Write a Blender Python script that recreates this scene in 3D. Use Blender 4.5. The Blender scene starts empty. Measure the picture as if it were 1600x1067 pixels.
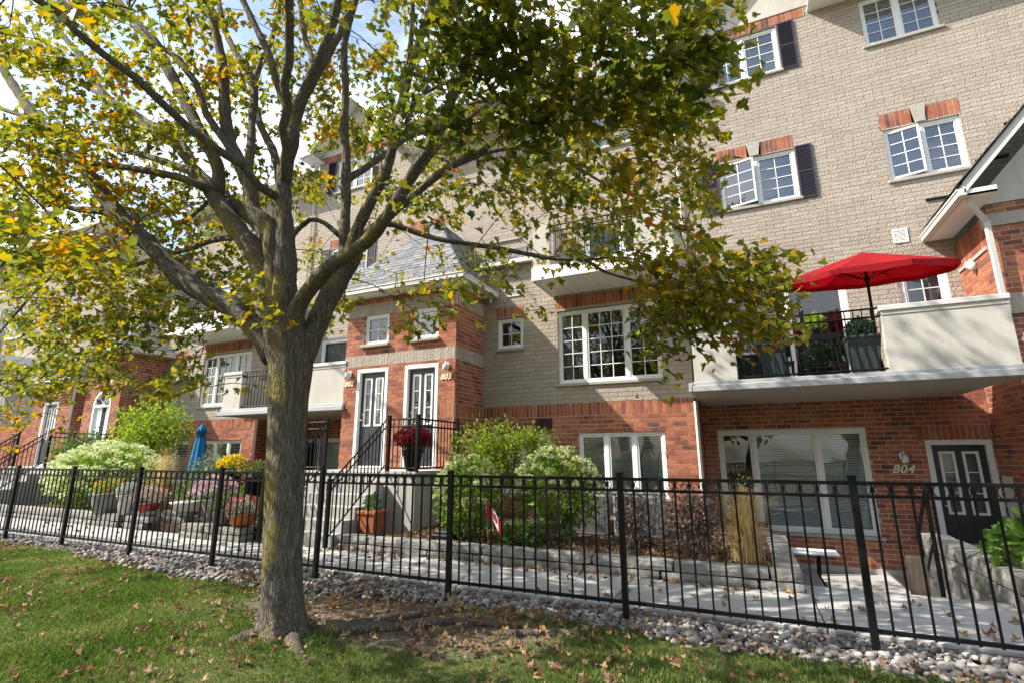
import bpy, math, random
import numpy as np
from mathutils import Vector, Matrix
random.seed(7); rng = np.random.default_rng(11)
S = bpy.context.scene
COL = S.collection
R = math.radians
# ------------------------------------------------------------------ camera
CAM = Vector((0, 0, 1.5))
YAW, PITCH, ROLL, FPX = R(24.66), R(12.75), R(-0.12), 786.2
_f = Vector((-math.sin(YAW)*math.cos(PITCH), math.cos(YAW)*math.cos(PITCH), math.sin(PITCH)))
_r0 = Vector((math.cos(YAW), math.sin(YAW), 0)); _u0 = _r0.cross(_f)
_r = _r0*math.cos(ROLL)+_u0*math.sin(ROLL); _u = _u0*math.cos(ROLL)-_r0*math.sin(ROLL)
cd = bpy.data.cameras.new('camera'); cam = bpy.data.objects.new('camera', cd); COL.objects.link(cam)
cd.sensor_width = 36; cd.lens = FPX/1600*36; cd.clip_start = .05; cd.clip_end = 600
M = Matrix((( _r.x, _u.x, -_f.x, CAM.x), (_r.y, _u.y, -_f.y, CAM.y), (_r.z, _u.z, -_f.z, CAM.z), (0, 0, 0, 1)))
cam.matrix_world = M
S.camera = cam
def ray(px, py): return (px-800)/FPX*_r-(py-533.5)/FPX*_u+_f
def at(px, py, Y):
    d = ray(px, py); return CAM+d*(Y/d.y)
def proj(p):
    d = Vector(p)-CAM; z = d.dot(_f)
    if z < .05: return (-9e9, -9e9, z)
    return (800+FPX*d.dot(_r)/z, 533.5-FPX*d.dot(_u)/z, z)
# ------------------------------------------------------------------ light
SUN = Vector((1.85, 1.0, -2.0)).normalized()      # direction of travel
el = math.asin(-SUN.z); 
w = bpy.data.worlds.new('World'); S.world = w; w.use_nodes = True
nt = w.node_tree; bg = nt.nodes['Background']
sky = nt.nodes.new('ShaderNodeTexSky'); sky.sky_type = 'NISHITA'; sky.sun_disc = False
sky.sun_elevation = el; sky.sun_rotation = math.atan2(-SUN.x, -SUN.y); sky.air_density = 1.2; sky.dust_density = 2.0
tc = nt.nodes.new('ShaderNodeTexCoord'); mp = nt.nodes.new('ShaderNodeMapping'); mp.inputs['Scale'].default_value = (1, 1, 2.6)
nz = nt.nodes.new('ShaderNodeTexNoise'); nz.inputs['Scale'].default_value = 2.3; nz.inputs['Detail'].default_value = 7; nz.inputs['Roughness'].default_value = .55
cr = nt.nodes.new('ShaderNodeValToRGB'); cr.color_ramp.elements[0].position = .44; cr.color_ramp.elements[1].position = .68
mx = nt.nodes.new('ShaderNodeMixRGB'); mx.inputs['Color2'].default_value = (6.6, 6.9, 7.3, 1)
nt.links.new(tc.outputs['Generated'], mp.inputs['Vector']); nt.links.new(mp.outputs[0], nz.inputs['Vector'])
nt.links.new(nz.outputs['Fac'], cr.inputs[0]); nt.links.new(cr.outputs[0], mx.inputs['Fac'])
nt.links.new(sky.outputs[0], mx.inputs['Color1']); nt.links.new(mx.outputs[0], bg.inputs['Color'])
bg.inputs['Strength'].default_value = .14
sl = bpy.data.lights.new('sun', 'SUN'); sl.energy = 5.0; sl.angle = R(.55); sl.color = (1, .95, .87)
so = bpy.data.objects.new('sun', sl); COL.objects.link(so); so.rotation_euler = SUN.to_track_quat('-Z', 'Y').to_euler()
S.view_settings.view_transform = 'Standard'; S.view_settings.look = 'None'
S.view_settings.exposure = .95; S.view_settings.gamma = 1
S.render.engine = 'CYCLES'
S.cycles.max_bounces = 6; S.cycles.transparent_max_bounces = 8; S.cycles.caustics_reflective = False; S.cycles.caustics_refractive = False
# ------------------------------------------------------------------ materials
def nodes(m): return m.node_tree.nodes, m.node_tree.links
def mat(name, c1, c2=None, scale=6, rough=.75, bump=0, bscale=60, island=0, spec=.3, metal=0, ramp=None, stretch=None, transl=None, detail=4):
    m = bpy.data.materials.new(name); m.use_nodes = True; N, L = nodes(m); b = N['Principled BSDF']
    b.inputs['Roughness'].default_value = rough; b.inputs['Metallic'].default_value = metal
    b.inputs['Specular IOR Level'].default_value = spec
    geo = N.new('ShaderNodeNewGeometry'); tcn = N.new('ShaderNodeTexCoord')
    vec = geo.outputs['Position']
    if stretch:
        mpn = N.new('ShaderNodeMapping'); mpn.inputs['Scale'].default_value = stretch; L.new(vec, mpn.inputs['Vector']); vec = mpn.outputs[0]
    c2 = c2 or tuple(x*.8 for x in c1)
    n1 = N.new('ShaderNodeTexNoise'); n1.inputs['Scale'].default_value = scale; n1.inputs['Detail'].default_value = detail; n1.inputs['Roughness'].default_value = .6
    L.new(vec, n1.inputs['Vector'])
    if island or ramp:
        oi = N.new('ShaderNodeObjectInfo'); ad = N.new('ShaderNodeMath'); ad.operation = 'ADD'; fr = N.new('ShaderNodeMath'); fr.operation = 'FRACT'
        L.new(geo.outputs['Random Per Island'], ad.inputs[0]); L.new(oi.outputs['Random'], ad.inputs[1]); L.new(ad.outputs[0], fr.inputs[0])
        rnd = fr.outputs[0]
    cr = N.new('ShaderNodeValToRGB')
    if ramp:
        es = cr.color_ramp.elements
        es[0].position = ramp[0][0]; es[0].color = (*ramp[0][1], 1); es[1].position = ramp[-1][0]; es[1].color = (*ramp[-1][1], 1)
        for p, c in ramp[1:-1]:
            e = es.new(p); e.color = (*c, 1)
        # random plus a little of the position noise
        mm = N.new('ShaderNodeMath'); mm.operation = 'MULTIPLY_ADD'; mm.inputs[1].default_value = .7; 
        m2 = N.new('ShaderNodeMath'); m2.operation = 'MULTIPLY_ADD'; m2.inputs[1].default_value = 1.4; m2.inputs[2].default_value = -.55
        L.new(n1.outputs['Fac'], m2.inputs[0]); L.new(rnd, mm.inputs[0]); L.new(m2.outputs[0], mm.inputs[2]); L.new(mm.outputs[0], cr.inputs[0])
    else:
        cr.color_ramp.elements[0].position = .3; cr.color_ramp.elements[1].position = .7
        cr.color_ramp.elements[0].color = (*c2, 1); cr.color_ramp.elements[1].color = (*c1, 1)
        L.new(n1.outputs['Fac'], cr.inputs[0])
    col = cr.outputs[0]
    if island and not ramp:
        h = N.new('ShaderNodeHueSaturation'); mr = N.new('ShaderNodeMapRange'); mr.inputs['To Min'].default_value = 1-island; mr.inputs['To Max'].default_value = 1+island
        L.new(rnd, mr.inputs['Value']); L.new(mr.outputs[0], h.inputs['Value']); L.new(col, h.inputs['Color']); col = h.outputs[0]
    L.new(col, b.inputs['Base Color'])
    if bump:
        n2 = N.new('ShaderNodeTexNoise'); n2.inputs['Scale'].default_value = bscale; n2.inputs['Detail'].default_value = 5; L.new(vec, n2.inputs['Vector'])
        bp = N.new('ShaderNodeBump'); bp.inputs['Strength'].default_value = bump; bp.inputs['Distance'].default_value = .02; L.new(n2.outputs['Fac'], bp.inputs['Height']); L.new(bp.outputs[0], b.inputs['Normal'])
    if transl:
        t = N.new('ShaderNodeBsdfTranslucent'); ms = N.new('ShaderNodeMixShader'); ms.inputs[0].default_value = transl
        h2 = N.new('ShaderNodeHueSaturation'); h2.inputs['Value'].default_value = 1.6; h2.inputs['Saturation'].default_value = 1.1
        L.new(col, h2.inputs['Color']); L.new(h2.outputs[0], t.inputs['Color'])
        L.new(b.outputs[0], ms.inputs[1]); L.new(t.outputs[0], ms.inputs[2]); L.new(ms.outputs[0], N['Material Output'].inputs['Surface'])
    return m
RED = mat('red_brick', None or (.3, .1, .06), ramp=[(0, (.11, .05, .04)), (.14, (.2, .075, .052)), (.3, (.28, .085, .048)), (.55, (.36, .12, .065)), (.8, (.43, .17, .085)), (1, (.31, .085, .05))], scale=3, rough=.85, bump=.35, bscale=90)
TAN = mat('tan_brick', (.44, .355, .275), ramp=[(0, (.345, .285, .23)), (.5, (.385, .328, .268)), (1, (.425, .368, .31))], scale=.7, rough=.9, bump=1.0, bscale=30)
MORT = mat('mortar', (.6, .53, .46), (.5, .44, .37), rough=.95, bump=.3)
MORTT = mat('tan_mortar', (.25, .2, .155), (.2, .16, .12), rough=.95, bump=.3)
STUC = mat('stucco', (.55, .515, .455), (.46, .43, .38), scale=2.5, stretch=(2.2, 2.2, .5), rough=.9, bump=.25, bscale=160)
PARG = mat('parging', (.5, .48, .44), (.40, .385, .35), scale=3, rough=.9, bump=.3, bscale=60)
WHITE = mat('white_vinyl', (.8, .8, .78), (.76, .76, .74), scale=2, rough=.45)
CREAM = mat('cream_aluminium', (.62, .60, .56), (.57, .55, .51), scale=2, rough=.5)
SILLM = mat('sill_stone', (.42, .40, .34), (.33, .31, .26), scale=12, rough=.9, bump=.5)
BLACK = mat('black_iron', (.005, .005, .0055), (.008, .008, .008), scale=9, rough=.5, spec=.18)
SHUT = mat('shutter_plum', (.045, .038, .055), (.035, .03, .045), rough=.5)
DOORM = mat('door_charcoal', (.03, .032, .04), (.025, .027, .033), rough=.4, spec=.5)
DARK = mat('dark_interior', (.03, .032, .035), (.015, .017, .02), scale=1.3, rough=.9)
GREYI = mat('curtain', (.36, .38, .38), (.22, .24, .24), scale=7, stretch=(4, 1, .2), rough=.9)
BLIND = mat('blind', (.86, .88, .88), (.82, .84, .84), rough=.7, transl=.3)
SHING = mat('shingle', (.2, .2, .21), ramp=[(0, (.13, .13, .14)), (.5, (.2, .2, .205)), (1, (.28, .28, .285))], scale=5, rough=.95, bump=.5, bscale=200)
CONC = mat('concrete', (.44, .425, .40), (.33, .32, .30), scale=1.7, rough=.9, bump=.35, bscale=120, island=.06)
STONE = mat('wall_stone', (.34, .325, .295), (.18, .172, .155), scale=5, rough=.95, bump=1.0, bscale=22, island=.16)
SOIL = mat('mulch', (.11, .07, .045), (.04, .026, .018), scale=16, rough=1, bump=1.0, bscale=45)
GALV = mat('galvanised', (.42, .43, .43), (.36, .37, .37), rough=.45, metal=.3)
REDC = mat('red_canvas', (.33, .005, .010), (.25, .004, .008), scale=2.5, rough=.85, transl=.22, bump=.3, bscale=9)
BLUEC = mat('blue_canvas', (.015, .2, .42), (.01, .15, .33), rough=.7, scale=4)
TERRA = mat('terracotta', (.45, .15, .06), (.34, .11, .045), rough=.8)
GOLD = mat('gold_number', (.85, .78, .6), (.78, .7, .52), rough=.35)
GREYF = mat('grey_fascia', (.42, .42, .42), (.36, .36, .36), scale=2, rough=.5)
LAMPM = mat('lamp_glass', (.7, .72, .72), (.62, .64, .64), rough=.2)
GREYPOT = mat('grey_pot', (.23, .22, .21), (.16, .155, .15), scale=9, rough=.8, bump=.4)
SLATE = mat('slate_plastic', (.045, .055, .062), (.03, .037, .042), rough=.55)
WOOD = mat('weathered_wood', (.3, .23, .16), (.19, .14, .1), stretch=(1, 1, .15), scale=30, rough=.9, bump=.6)
def glassmat(name, refl, tint):
    m = bpy.data.materials.new(name); m.use_nodes = True; N, L = nodes(m); N.remove(N['Principled BSDF'])
    t = N.new('ShaderNodeBsdfTransparent'); t.inputs[0].default_value = (*tint, 1)
    g = N.new('ShaderNodeBsdfGlossy'); g.inputs['Roughness'].default_value = .015
    fr = N.new('ShaderNodeFresnel'); fr.inputs[0].default_value = 1.5
    n = N.new('ShaderNodeTexNoise'); n.inputs['Scale'].default_value = 1.1
    geo = N.new('ShaderNodeNewGeometry'); L.new(geo.outputs['Position'], n.inputs['Vector'])
    bp = N.new('ShaderNodeBump'); bp.inputs['Strength'].default_value = .1; bp.inputs['Distance'].default_value = .06; L.new(n.outputs['Fac'], bp.inputs['Height']); L.new(bp.outputs[0], g.inputs['Normal'])
    a = N.new('ShaderNodeMath'); a.operation = 'ADD'; a.inputs[1].default_value = refl; a.use_clamp = True; L.new(fr.outputs[0], a.inputs[0])
    ms = N.new('ShaderNodeMixShader'); L.new(a.outputs[0], ms.inputs[0]); L.new(t.outputs[0], ms.inputs[1]); L.new(g.outputs[0], ms.inputs[2])
    L.new(ms.outputs[0], N['Material Output'].inputs['Surface']); return m
GLASS = glassmat('window_glass', .08, (.88, .9, .9)); GLASSU = glassmat('upper_window_glass', .2, (.8, .84, .86))
# bark with moss
BARK = mat('bark', (.21, .18, .145), (.11, .093, .072), scale=14, stretch=(2.2, 2.2, .45), rough=.95)
def finish_bark():
    N, L = nodes(BARK); b = N['Principled BSDF']; geo = N.new('ShaderNodeNewGeometry')
    mpn = N.new('ShaderNodeMapping'); mpn.inputs['Scale'].default_value = (1, 1, .11); L.new(geo.outputs['Position'], mpn.inputs[0])
    v = N.new('ShaderNodeTexVoronoi'); v.feature = 'DISTANCE_TO_EDGE'; v.inputs['Scale'].default_value = 62; 
    wn = N.new('ShaderNodeTexNoise'); wn.inputs['Scale'].default_value = 9; L.new(mpn.outputs[0], wn.inputs['Vector'])
    vm = N.new('ShaderNodeVectorMath'); vm.operation = 'MULTIPLY_ADD'; vm.inputs[1].default_value = (.09, .09, .09); L.new(wn.outputs['Color'], vm.inputs[0]); L.new(mpn.outputs[0], vm.inputs[2]); L.new(vm.outputs[0], v.inputs['Vector'])
    cr = N.new('ShaderNodeValToRGB'); cr.color_ramp.elements[1].position = .22; L.new(v.outputs['Distance'], cr.inputs[0])
    bp = N.new('ShaderNodeBump'); bp.inputs['Strength'].default_value = .85; bp.inputs['Distance'].default_value = .02; L.new(cr.outputs[0], bp.inputs['Height']); L.new(bp.outputs[0], b.inputs['Normal'])
    old = b.inputs['Base Color'].links[0].from_socket
    m1 = N.new('ShaderNodeMixRGB'); m1.blend_type = 'MULTIPLY'; m1.inputs[0].default_value = .6; 
    c2 = N.new('ShaderNodeValToRGB'); c2.color_ramp.elements[0].color = (.35, .33, .3, 1); c2.color_ramp.elements[1].position = .16; L.new(v.outputs['Distance'], c2.inputs[0])
    L.new(old, m1.inputs[1]); L.new(c2.outputs[0], m1.inputs[2])
    # yellow-green lichen in patches, mostly on the side of the trunk towards the street
    mn = N.new('ShaderNodeTexNoise'); mn.inputs['Scale'].default_value = 2.6; mn.inputs['Detail'].default_value = 8; L.new(geo.outputs['Position'], mn.inputs['Vector'])
    dt = N.new('ShaderNodeVectorMath'); dt.operation = 'DOT_PRODUCT'; dt.inputs[1].default_value = (-.55, -.84, .0); L.new(geo.outputs['Normal'], dt.inputs[0])
    sm = N.new('ShaderNodeMath'); sm.operation = 'MULTIPLY_ADD'; sm.inputs[1].default_value = .17; L.new(dt.outputs['Value'], sm.inputs[0]); L.new(mn.outputs['Fac'], sm.inputs[2])
    c3 = N.new('ShaderNodeValToRGB'); c3.color_ramp.elements[0].position = .61; c3.color_ramp.elements[1].position = .79; c3.color_ramp.elements[1].color = (.8, .8, .8, 1); L.new(sm.outputs[0], c3.inputs[0])
    m2 = N.new('ShaderNodeMixRGB'); L.new(c3.outputs[0], m2.inputs[0]); L.new(m1.outputs[0], m2.inputs[1]); m2.inputs[2].default_value = (.27, .22, .035, 1)
    L.new(m2.outputs[0], b.inputs['Base Color'])
finish_bark()
LEAF = mat('maple_leaf', (.1, .1, .02), ramp=[(0, (.05, .075, .014)), (.28, (.10, .125, .02)), (.55, (.19, .19, .026)), (.78, (.3, .24, .03)), (.93, (.36, .2, .03)), (1, (.4, .13, .03))], scale=.9, rough=.5, spec=.35, transl=.5, detail=3)
def leafmat(name, a, b, tr=.35): return mat(name, a, ramp=[(0, tuple(x*.7 for x in a)), (.5, a), (1, b)], scale=4, rough=.55, transl=tr)
BRIGHTL = leafmat('bright_leaf', (.2, .28, .035), (.34, .4, .06), .45)
MIDL = leafmat('mid_leaf', (.07, .13, .025), (.13, .2, .035))
HYDL = leafmat('hydrangea_leaf', (.14, .22, .035), (.28, .34, .07), .45)
BROWNL = leafmat('dry_leaf', (.14, .105, .085), (.3, .24, .2), .15)
BOXW = leafmat('boxwood', (.015, .05, .02), (.02, .075, .03), .1)
SILV = leafmat('silver_leaf', (.33, .38, .33), (.5, .54, .48), .2)
HYDF = leafmat('hydrangea_bloom', (.5, .55, .28), (.66, .68, .42), .35)
GRASS = mat('grass_blade', (.12, .17, .03), ramp=[(0, (.06, .12, .02)), (.45, (.115, .18, .035)), (.8, (.22, .26, .07)), (1, (.4, .36, .19))], scale=1.6, rough=.6, transl=.35)
TANG = leafmat('tan_grass', (.5, .38, .17), (.68, .56, .32), .4)
LITTER = mat('fallen_leaf', (.2, .1, .05), ramp=[(0, (.09, .045, .028)), (.35, (.19, .105, .055)), (.65, (.3, .2, .12)), (.88, (.33, .24, .07)), (1, (.36, .13, .03))], scale=8, rough=.8, transl=.15)
PEB = mat('pebble', (.4, .38, .36), ramp=[(0, (.08, .07, .065)), (.35, (.19, .155, .135)), (.7, (.30, .28, .255)), (1, (.5, .48, .45))], scale=9, rough=.7)
def flower(name, c): return leafmat(name, c, tuple(min(1, x*1.4) for x in c), .25)
FRED = flower('crimson_flower', (.20, .006, .012)); FPINK = flower('pink_flower', (.5, .35, .38)); FYEL = flower('yellow_flower', (.6, .45, .02)); FPUR = flower('purple_flower', (.3, .08, .3)); FCOR = flower('coral_flower', (.5, .07, .06))
# ------------------------------------------------------------------ objects
def link(o, parent=None):
    COL.objects.link(o)
    if parent is not None: o.parent = parent
    return o
def tag(o, label=None, cat=None, group=None, kind=None):
    if label: o['label'] = label
    if cat: o['category'] = cat
    if group: o['group'] = group
    if kind: o['kind'] = kind
    return o
def empty(name, label, cat, group=None):
    return tag(link(bpy.data.objects.new(name, None)), label, cat, group)
class MB:
    def __init__(s): s.v = []; s.f = []
    def box(s, x0, x1, y0, y1, z0, z1, mat4=None):
        if x1 < x0: x0, x1 = x1, x0
        if y1 < y0: y0, y1 = y1, y0
        n = len(s.v); P = [(x0, y0, z0), (x1, y0, z0), (x1, y1, z0), (x0, y1, z0), (x0, y0, z1), (x1, y0, z1), (x1, y1, z1), (x0, y1, z1)]
        if mat4 is not None: P = [tuple(mat4@Vector(p)) for p in P]
        s.v += P; s.f += [tuple(n+i for i in q) for q in ((0, 3, 2, 1), (4, 5, 6, 7), (0, 1, 5, 4), (1, 2, 6, 5), (2, 3, 7, 6), (3, 0, 4, 7))]
        return s
    def poly(s, pts, thick=None):
        n = len(s.v); s.v += [tuple(p) for p in pts]; s.f.append(tuple(range(n, n+len(pts))))
        if thick is not None:
            m = len(s.v); s.v += [tuple(Vector(p)+Vector(thick)) for p in pts]; k = len(pts)
            s.f.append(tuple(range(m+k-1, m-1, -1)))
            for i in range(k): s.f.append((n+i, m+i, m+(i+1) % k, n+(i+1) % k))
        return s
    def tube(s, pts, rad, seg=8, cap=True):
        pts = [Vector(p) for p in pts]; rad = rad if hasattr(rad, '__len__') else [rad]*len(pts)
        n0 = len(s.v); ref = None
        for i, p in enumerate(pts):
            t = (pts[min(i+1, len(pts)-1)]-pts[max(i-1, 0)]).normalized()
            if ref is None: ref = Vector((0, 0, 1)) if abs(t.z) < .9 else Vector((1, 0, 0))
            a = t.cross(ref).normalized(); ref = a.cross(t)   # ref stays perpendicular-ish
            b = ref.normalized()
            for k in range(seg):
                th = 2*math.pi*k/seg; s.v.append(tuple(p+(a*math.cos(th)+b*math.sin(th))*rad[i]))
        for i in range(len(pts)-1):
            for k in range(seg):
                a0 = n0+i*seg+k; a1 = n0+i*seg+(k+1) % seg; s.f.append((a0, a1, a1+seg, a0+seg))
        if cap: s.f.append(tuple(n0+k for k in range(seg))[::-1]); s.f.append(tuple(n0+(len(pts)-1)*seg+k for k in range(seg)))
        return s
    def lathe(s, c, prof, seg=20, sx=1, sy=1):
        n0 = len(s.v)
        for r, z in prof:
            for k in range(seg):
                th = 2*math.pi*k/seg; s.v.append((c[0]+r*sx*math.cos(th), c[1]+r*sy*math.sin(th), c[2]+z))
        for i in range(len(prof)-1):
            for k in range(seg):
                a0 = n0+i*seg+k; a1 = n0+i*seg+(k+1) % seg; s.f.append((a0, a1, a1+seg, a0+seg))
        s.f.append(tuple(n0+k for k in range(seg))[::-1]); s.f.append(tuple(n0+(len(prof)-1)*seg+k for k in range(seg)))
        return s
    def build(s, name, m, parent=None, smooth=False, bevel=0):
        me = bpy.data.meshes.new(name); me.from_pydata(s.v, [], s.f); me.materials.append(m)
        if smooth: me.polygons.foreach_set('use_smooth', [True]*len(me.polygons))
        o = link(bpy.data.objects.new(name, me), parent)
        if bevel:
            bv = o.modifiers.new('b', 'BEVEL'); bv.width = bevel; bv.segments = 1; bv.limit_method = 'ANGLE'
        return o
def scatter(name, tv, tf, A, T, m, parent=None, smooth=False, kind='stuff'):
    """many copies of a small shape (tv, tf) with matrices A (N,3,3) and places T (N,3), joined in one mesh"""
    tv = np.asarray(tv, float); n = len(T); k = len(tv)
    V = np.einsum('nij,kj->nki', A, tv)+np.asarray(T)[:, None, :]
    sizes = np.array([len(f) for f in tf]); flat = np.concatenate([np.array(f) for f in tf])
    idx = (flat[None, :]+np.arange(n)[:, None]*k).ravel()
    ls = (np.concatenate([[0], np.cumsum(sizes)[:-1]])[None, :]+np.arange(n)[:, None]*len(flat)).ravel()
    me = bpy.data.meshes.new(name); me.vertices.add(n*k); me.vertices.foreach_set('co', V.ravel())
    me.loops.add(len(idx)); me.loops.foreach_set('vertex_index', idx.astype(np.int32))
    me.polygons.add(len(ls)); me.polygons.foreach_set('loop_start', ls.astype(np.int32)); me.polygons.foreach_set('loop_total', np.tile(sizes, n).astype(np.int32))
    me.polygons.foreach_set('use_smooth', np.full(len(ls), bool(smooth)))
    me.update(calc_edges=True); me.materials.append(m)
    o = link(bpy.data.objects.new(name, me), parent)
    if kind: o['kind'] = kind
    return o
def basis(d, up):
    """matrices whose y axis is d and z axis near up"""
    d = d/np.linalg.norm(d, axis=1, keepdims=True); x = np.cross(d, up); x /= np.linalg.norm(x, axis=1, keepdims=True)+1e-9; z = np.cross(x, d)
    return np.stack([x, d, z], axis=2)
# ------------------------------------------------------------------ brick walls
class Plane:   # kind 'f' faces the camera (-Y) at Y=c; 'r' faces +X at X=c; 'l' faces -X at X=c
    def __init__(s, kind, c): s.k = kind; s.c = c
    def rg(s, u0, u1, z0, z1, n0, n1):
        if s.k == 'f': return (u0, u1, s.c-n1, s.c-n0, z0, z1)
        if s.k == 'r': return (s.c+n0, s.c+n1, u0, u1, z0, z1)
        return (s.c-n1, s.c-n0, u0, u1, z0, z1)
def rsub(rs, h):
    out = []
    for (a, b, c, d) in rs:
        e, f, g, i = max(a, h[0]), min(b, h[1]), max(c, h[2]), min(d, h[3])
        if e >= f or g >= i: out.append((a, b, c, d)); continue
        if a < e: out.append((a, e, c, d))
        if f < b: out.append((f, b, c, d))
        if c < g: out.append((e, f, c, g))
        if i < d: out.append((e, f, i, d))
    return out
BH, BL, JT = .088, .255, .010
BRICKS = {}
def wall(house, name, pl, u0, u1, zones, holes=(), backing=MORT, depth=.2, label=None):
    """zones: (z0, z1, 'run'|'sold', 'red'|'tan')"""
    z0 = zones[0][0]; z1 = zones[-1][1]
    rs = [(u0, u1, z0, z1)]
    for h in holes: rs = rsub(rs, (h[0]-.004, h[1]+.004, h[2]-.004, h[3]+.004))
    mb = MB()
    for (a, b, c, d) in rs:
        # split at zone borders so that each material zone has its own mortar
        mb.box(*pl.rg(a+(.014 if a == u0 else 0), b-(.014 if b == u1 else 0), c, d, -depth, -.006 if backing is MORT else -.007))
    wo = mb.build(name, backing, house)
    if label: wo['label'] = label
    lst = BRICKS.setdefault(house.name, [])
    for (za, zb, sty, colr) in zones:
        bh, bl = (BH, BL) if sty == 'run' else ((zb-za), BH)
        if colr == 'tan' and sty == 'run': bh = .092; bl = .33
        n = max(1, round((zb-za)/bh)); h = (zb-za)/n
        for i in range(n):
            off = (bl/2 if i % 2 else 0)+(random.uniform(-.012, .012) if sty == 'run' else 0)
            u = u0-off
            while u < u1-.01:
                jt = .0135 if colr == 'red' else (.008 if sty == 'run' else .007); a, b = max(u0, u)+jt/2*(u > u0), min(u1, u+bl)-jt/2
                c, d = za+i*h+jt/2, za+(i+1)*h-jt/2
                if sty == 'sold' : c += 0; 
                if b-a > .02:
                    jit = random.uniform(-.001, .001) if colr == 'red' else random.uniform(-.0015, .003)
                    for r_ in ([(a, b, c, d)] if not any(h_[0] < b and h_[1] > a and h_[2] < d and h_[3] > c for h_ in holes) else _multi([(a, b, c, d)], holes)):
                        if r_[1]-r_[0] > .015 and r_[3]-r_[2] > .012:
                            lst.append((pl.rg(*r_, -.06, jit), colr, wo))
                u += bl
    return wo
def _multi(rs, holes):
    for h in holes: rs = rsub(rs, h)
    return rs
CUBE = None
def flush_bricks(house, limit=300):
    global CUBE
    if CUBE is None:
        CUBE = {}
        for k, m in (('red', RED), ('tan', TAN)):
            mb = MB(); mb.box(-.5, .5, -.5, .5, -.5, .5); me = bpy.data.meshes.new('brick'); me.from_pydata(mb.v, [], mb.f); me.materials.append(m); CUBE[k] = me
    lst = BRICKS.get(house.name, [])
    sc = []
    for i, (b, k, wo) in enumerate(lst):
        c = ((b[0]+b[1])/2, (b[2]+b[3])/2, (b[4]+b[5])/2); p = proj(c)
        inside = 5 < p[0] < 1595 and 5 < p[1] < 1060
        sc.append((-(max(b[1]-b[0], b[3]-b[2])*(b[5]-b[4])/p[2]**2) if inside and p[2] > 0 else 0, i))
    sc.sort(); pick = set(i for s, i in sc[:limit] if s < 0)
    rest = {'red': [], 'tan': []}; wo0 = {}
    for i, (b, k, wo) in enumerate(lst):
        c = ((b[0]+b[1])/2, (b[2]+b[3])/2, (b[4]+b[5])/2); d = (b[1]-b[0], b[3]-b[2], b[5]-b[4])
        if i in pick:
            o = bpy.data.objects.new('brick' if k == 'red' else 'tan_brick', CUBE[k]); o.location = c; o.scale = d; link(o, wo)
        else: rest[k].append((c, d)); wo0.setdefault(k, wo)
    cv = [(x, y, z) for z in (-.5, .5) for y in (-.5, .5) for x in (-.5, .5)]
    cf = [(0, 2, 3, 1), (4, 5, 7, 6), (0, 1, 5, 4), (1, 3, 7, 5), (3, 2, 6, 7), (2, 0, 4, 6)]
    for k, m in (('red', RED), ('tan', TAN)):
        if rest[k]:
            D = np.array([r[1] for r in rest[k]]); A = np.zeros((len(D), 3, 3)); A[:, 0, 0] = D[:, 0]; A[:, 1, 1] = D[:, 1]; A[:, 2, 2] = D[:, 2]
            scatter('brickwork' if k == 'red' else 'tan_brickwork', cv, cf, A, np.array([r[0] for r in rest[k]]), m, house)
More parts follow.
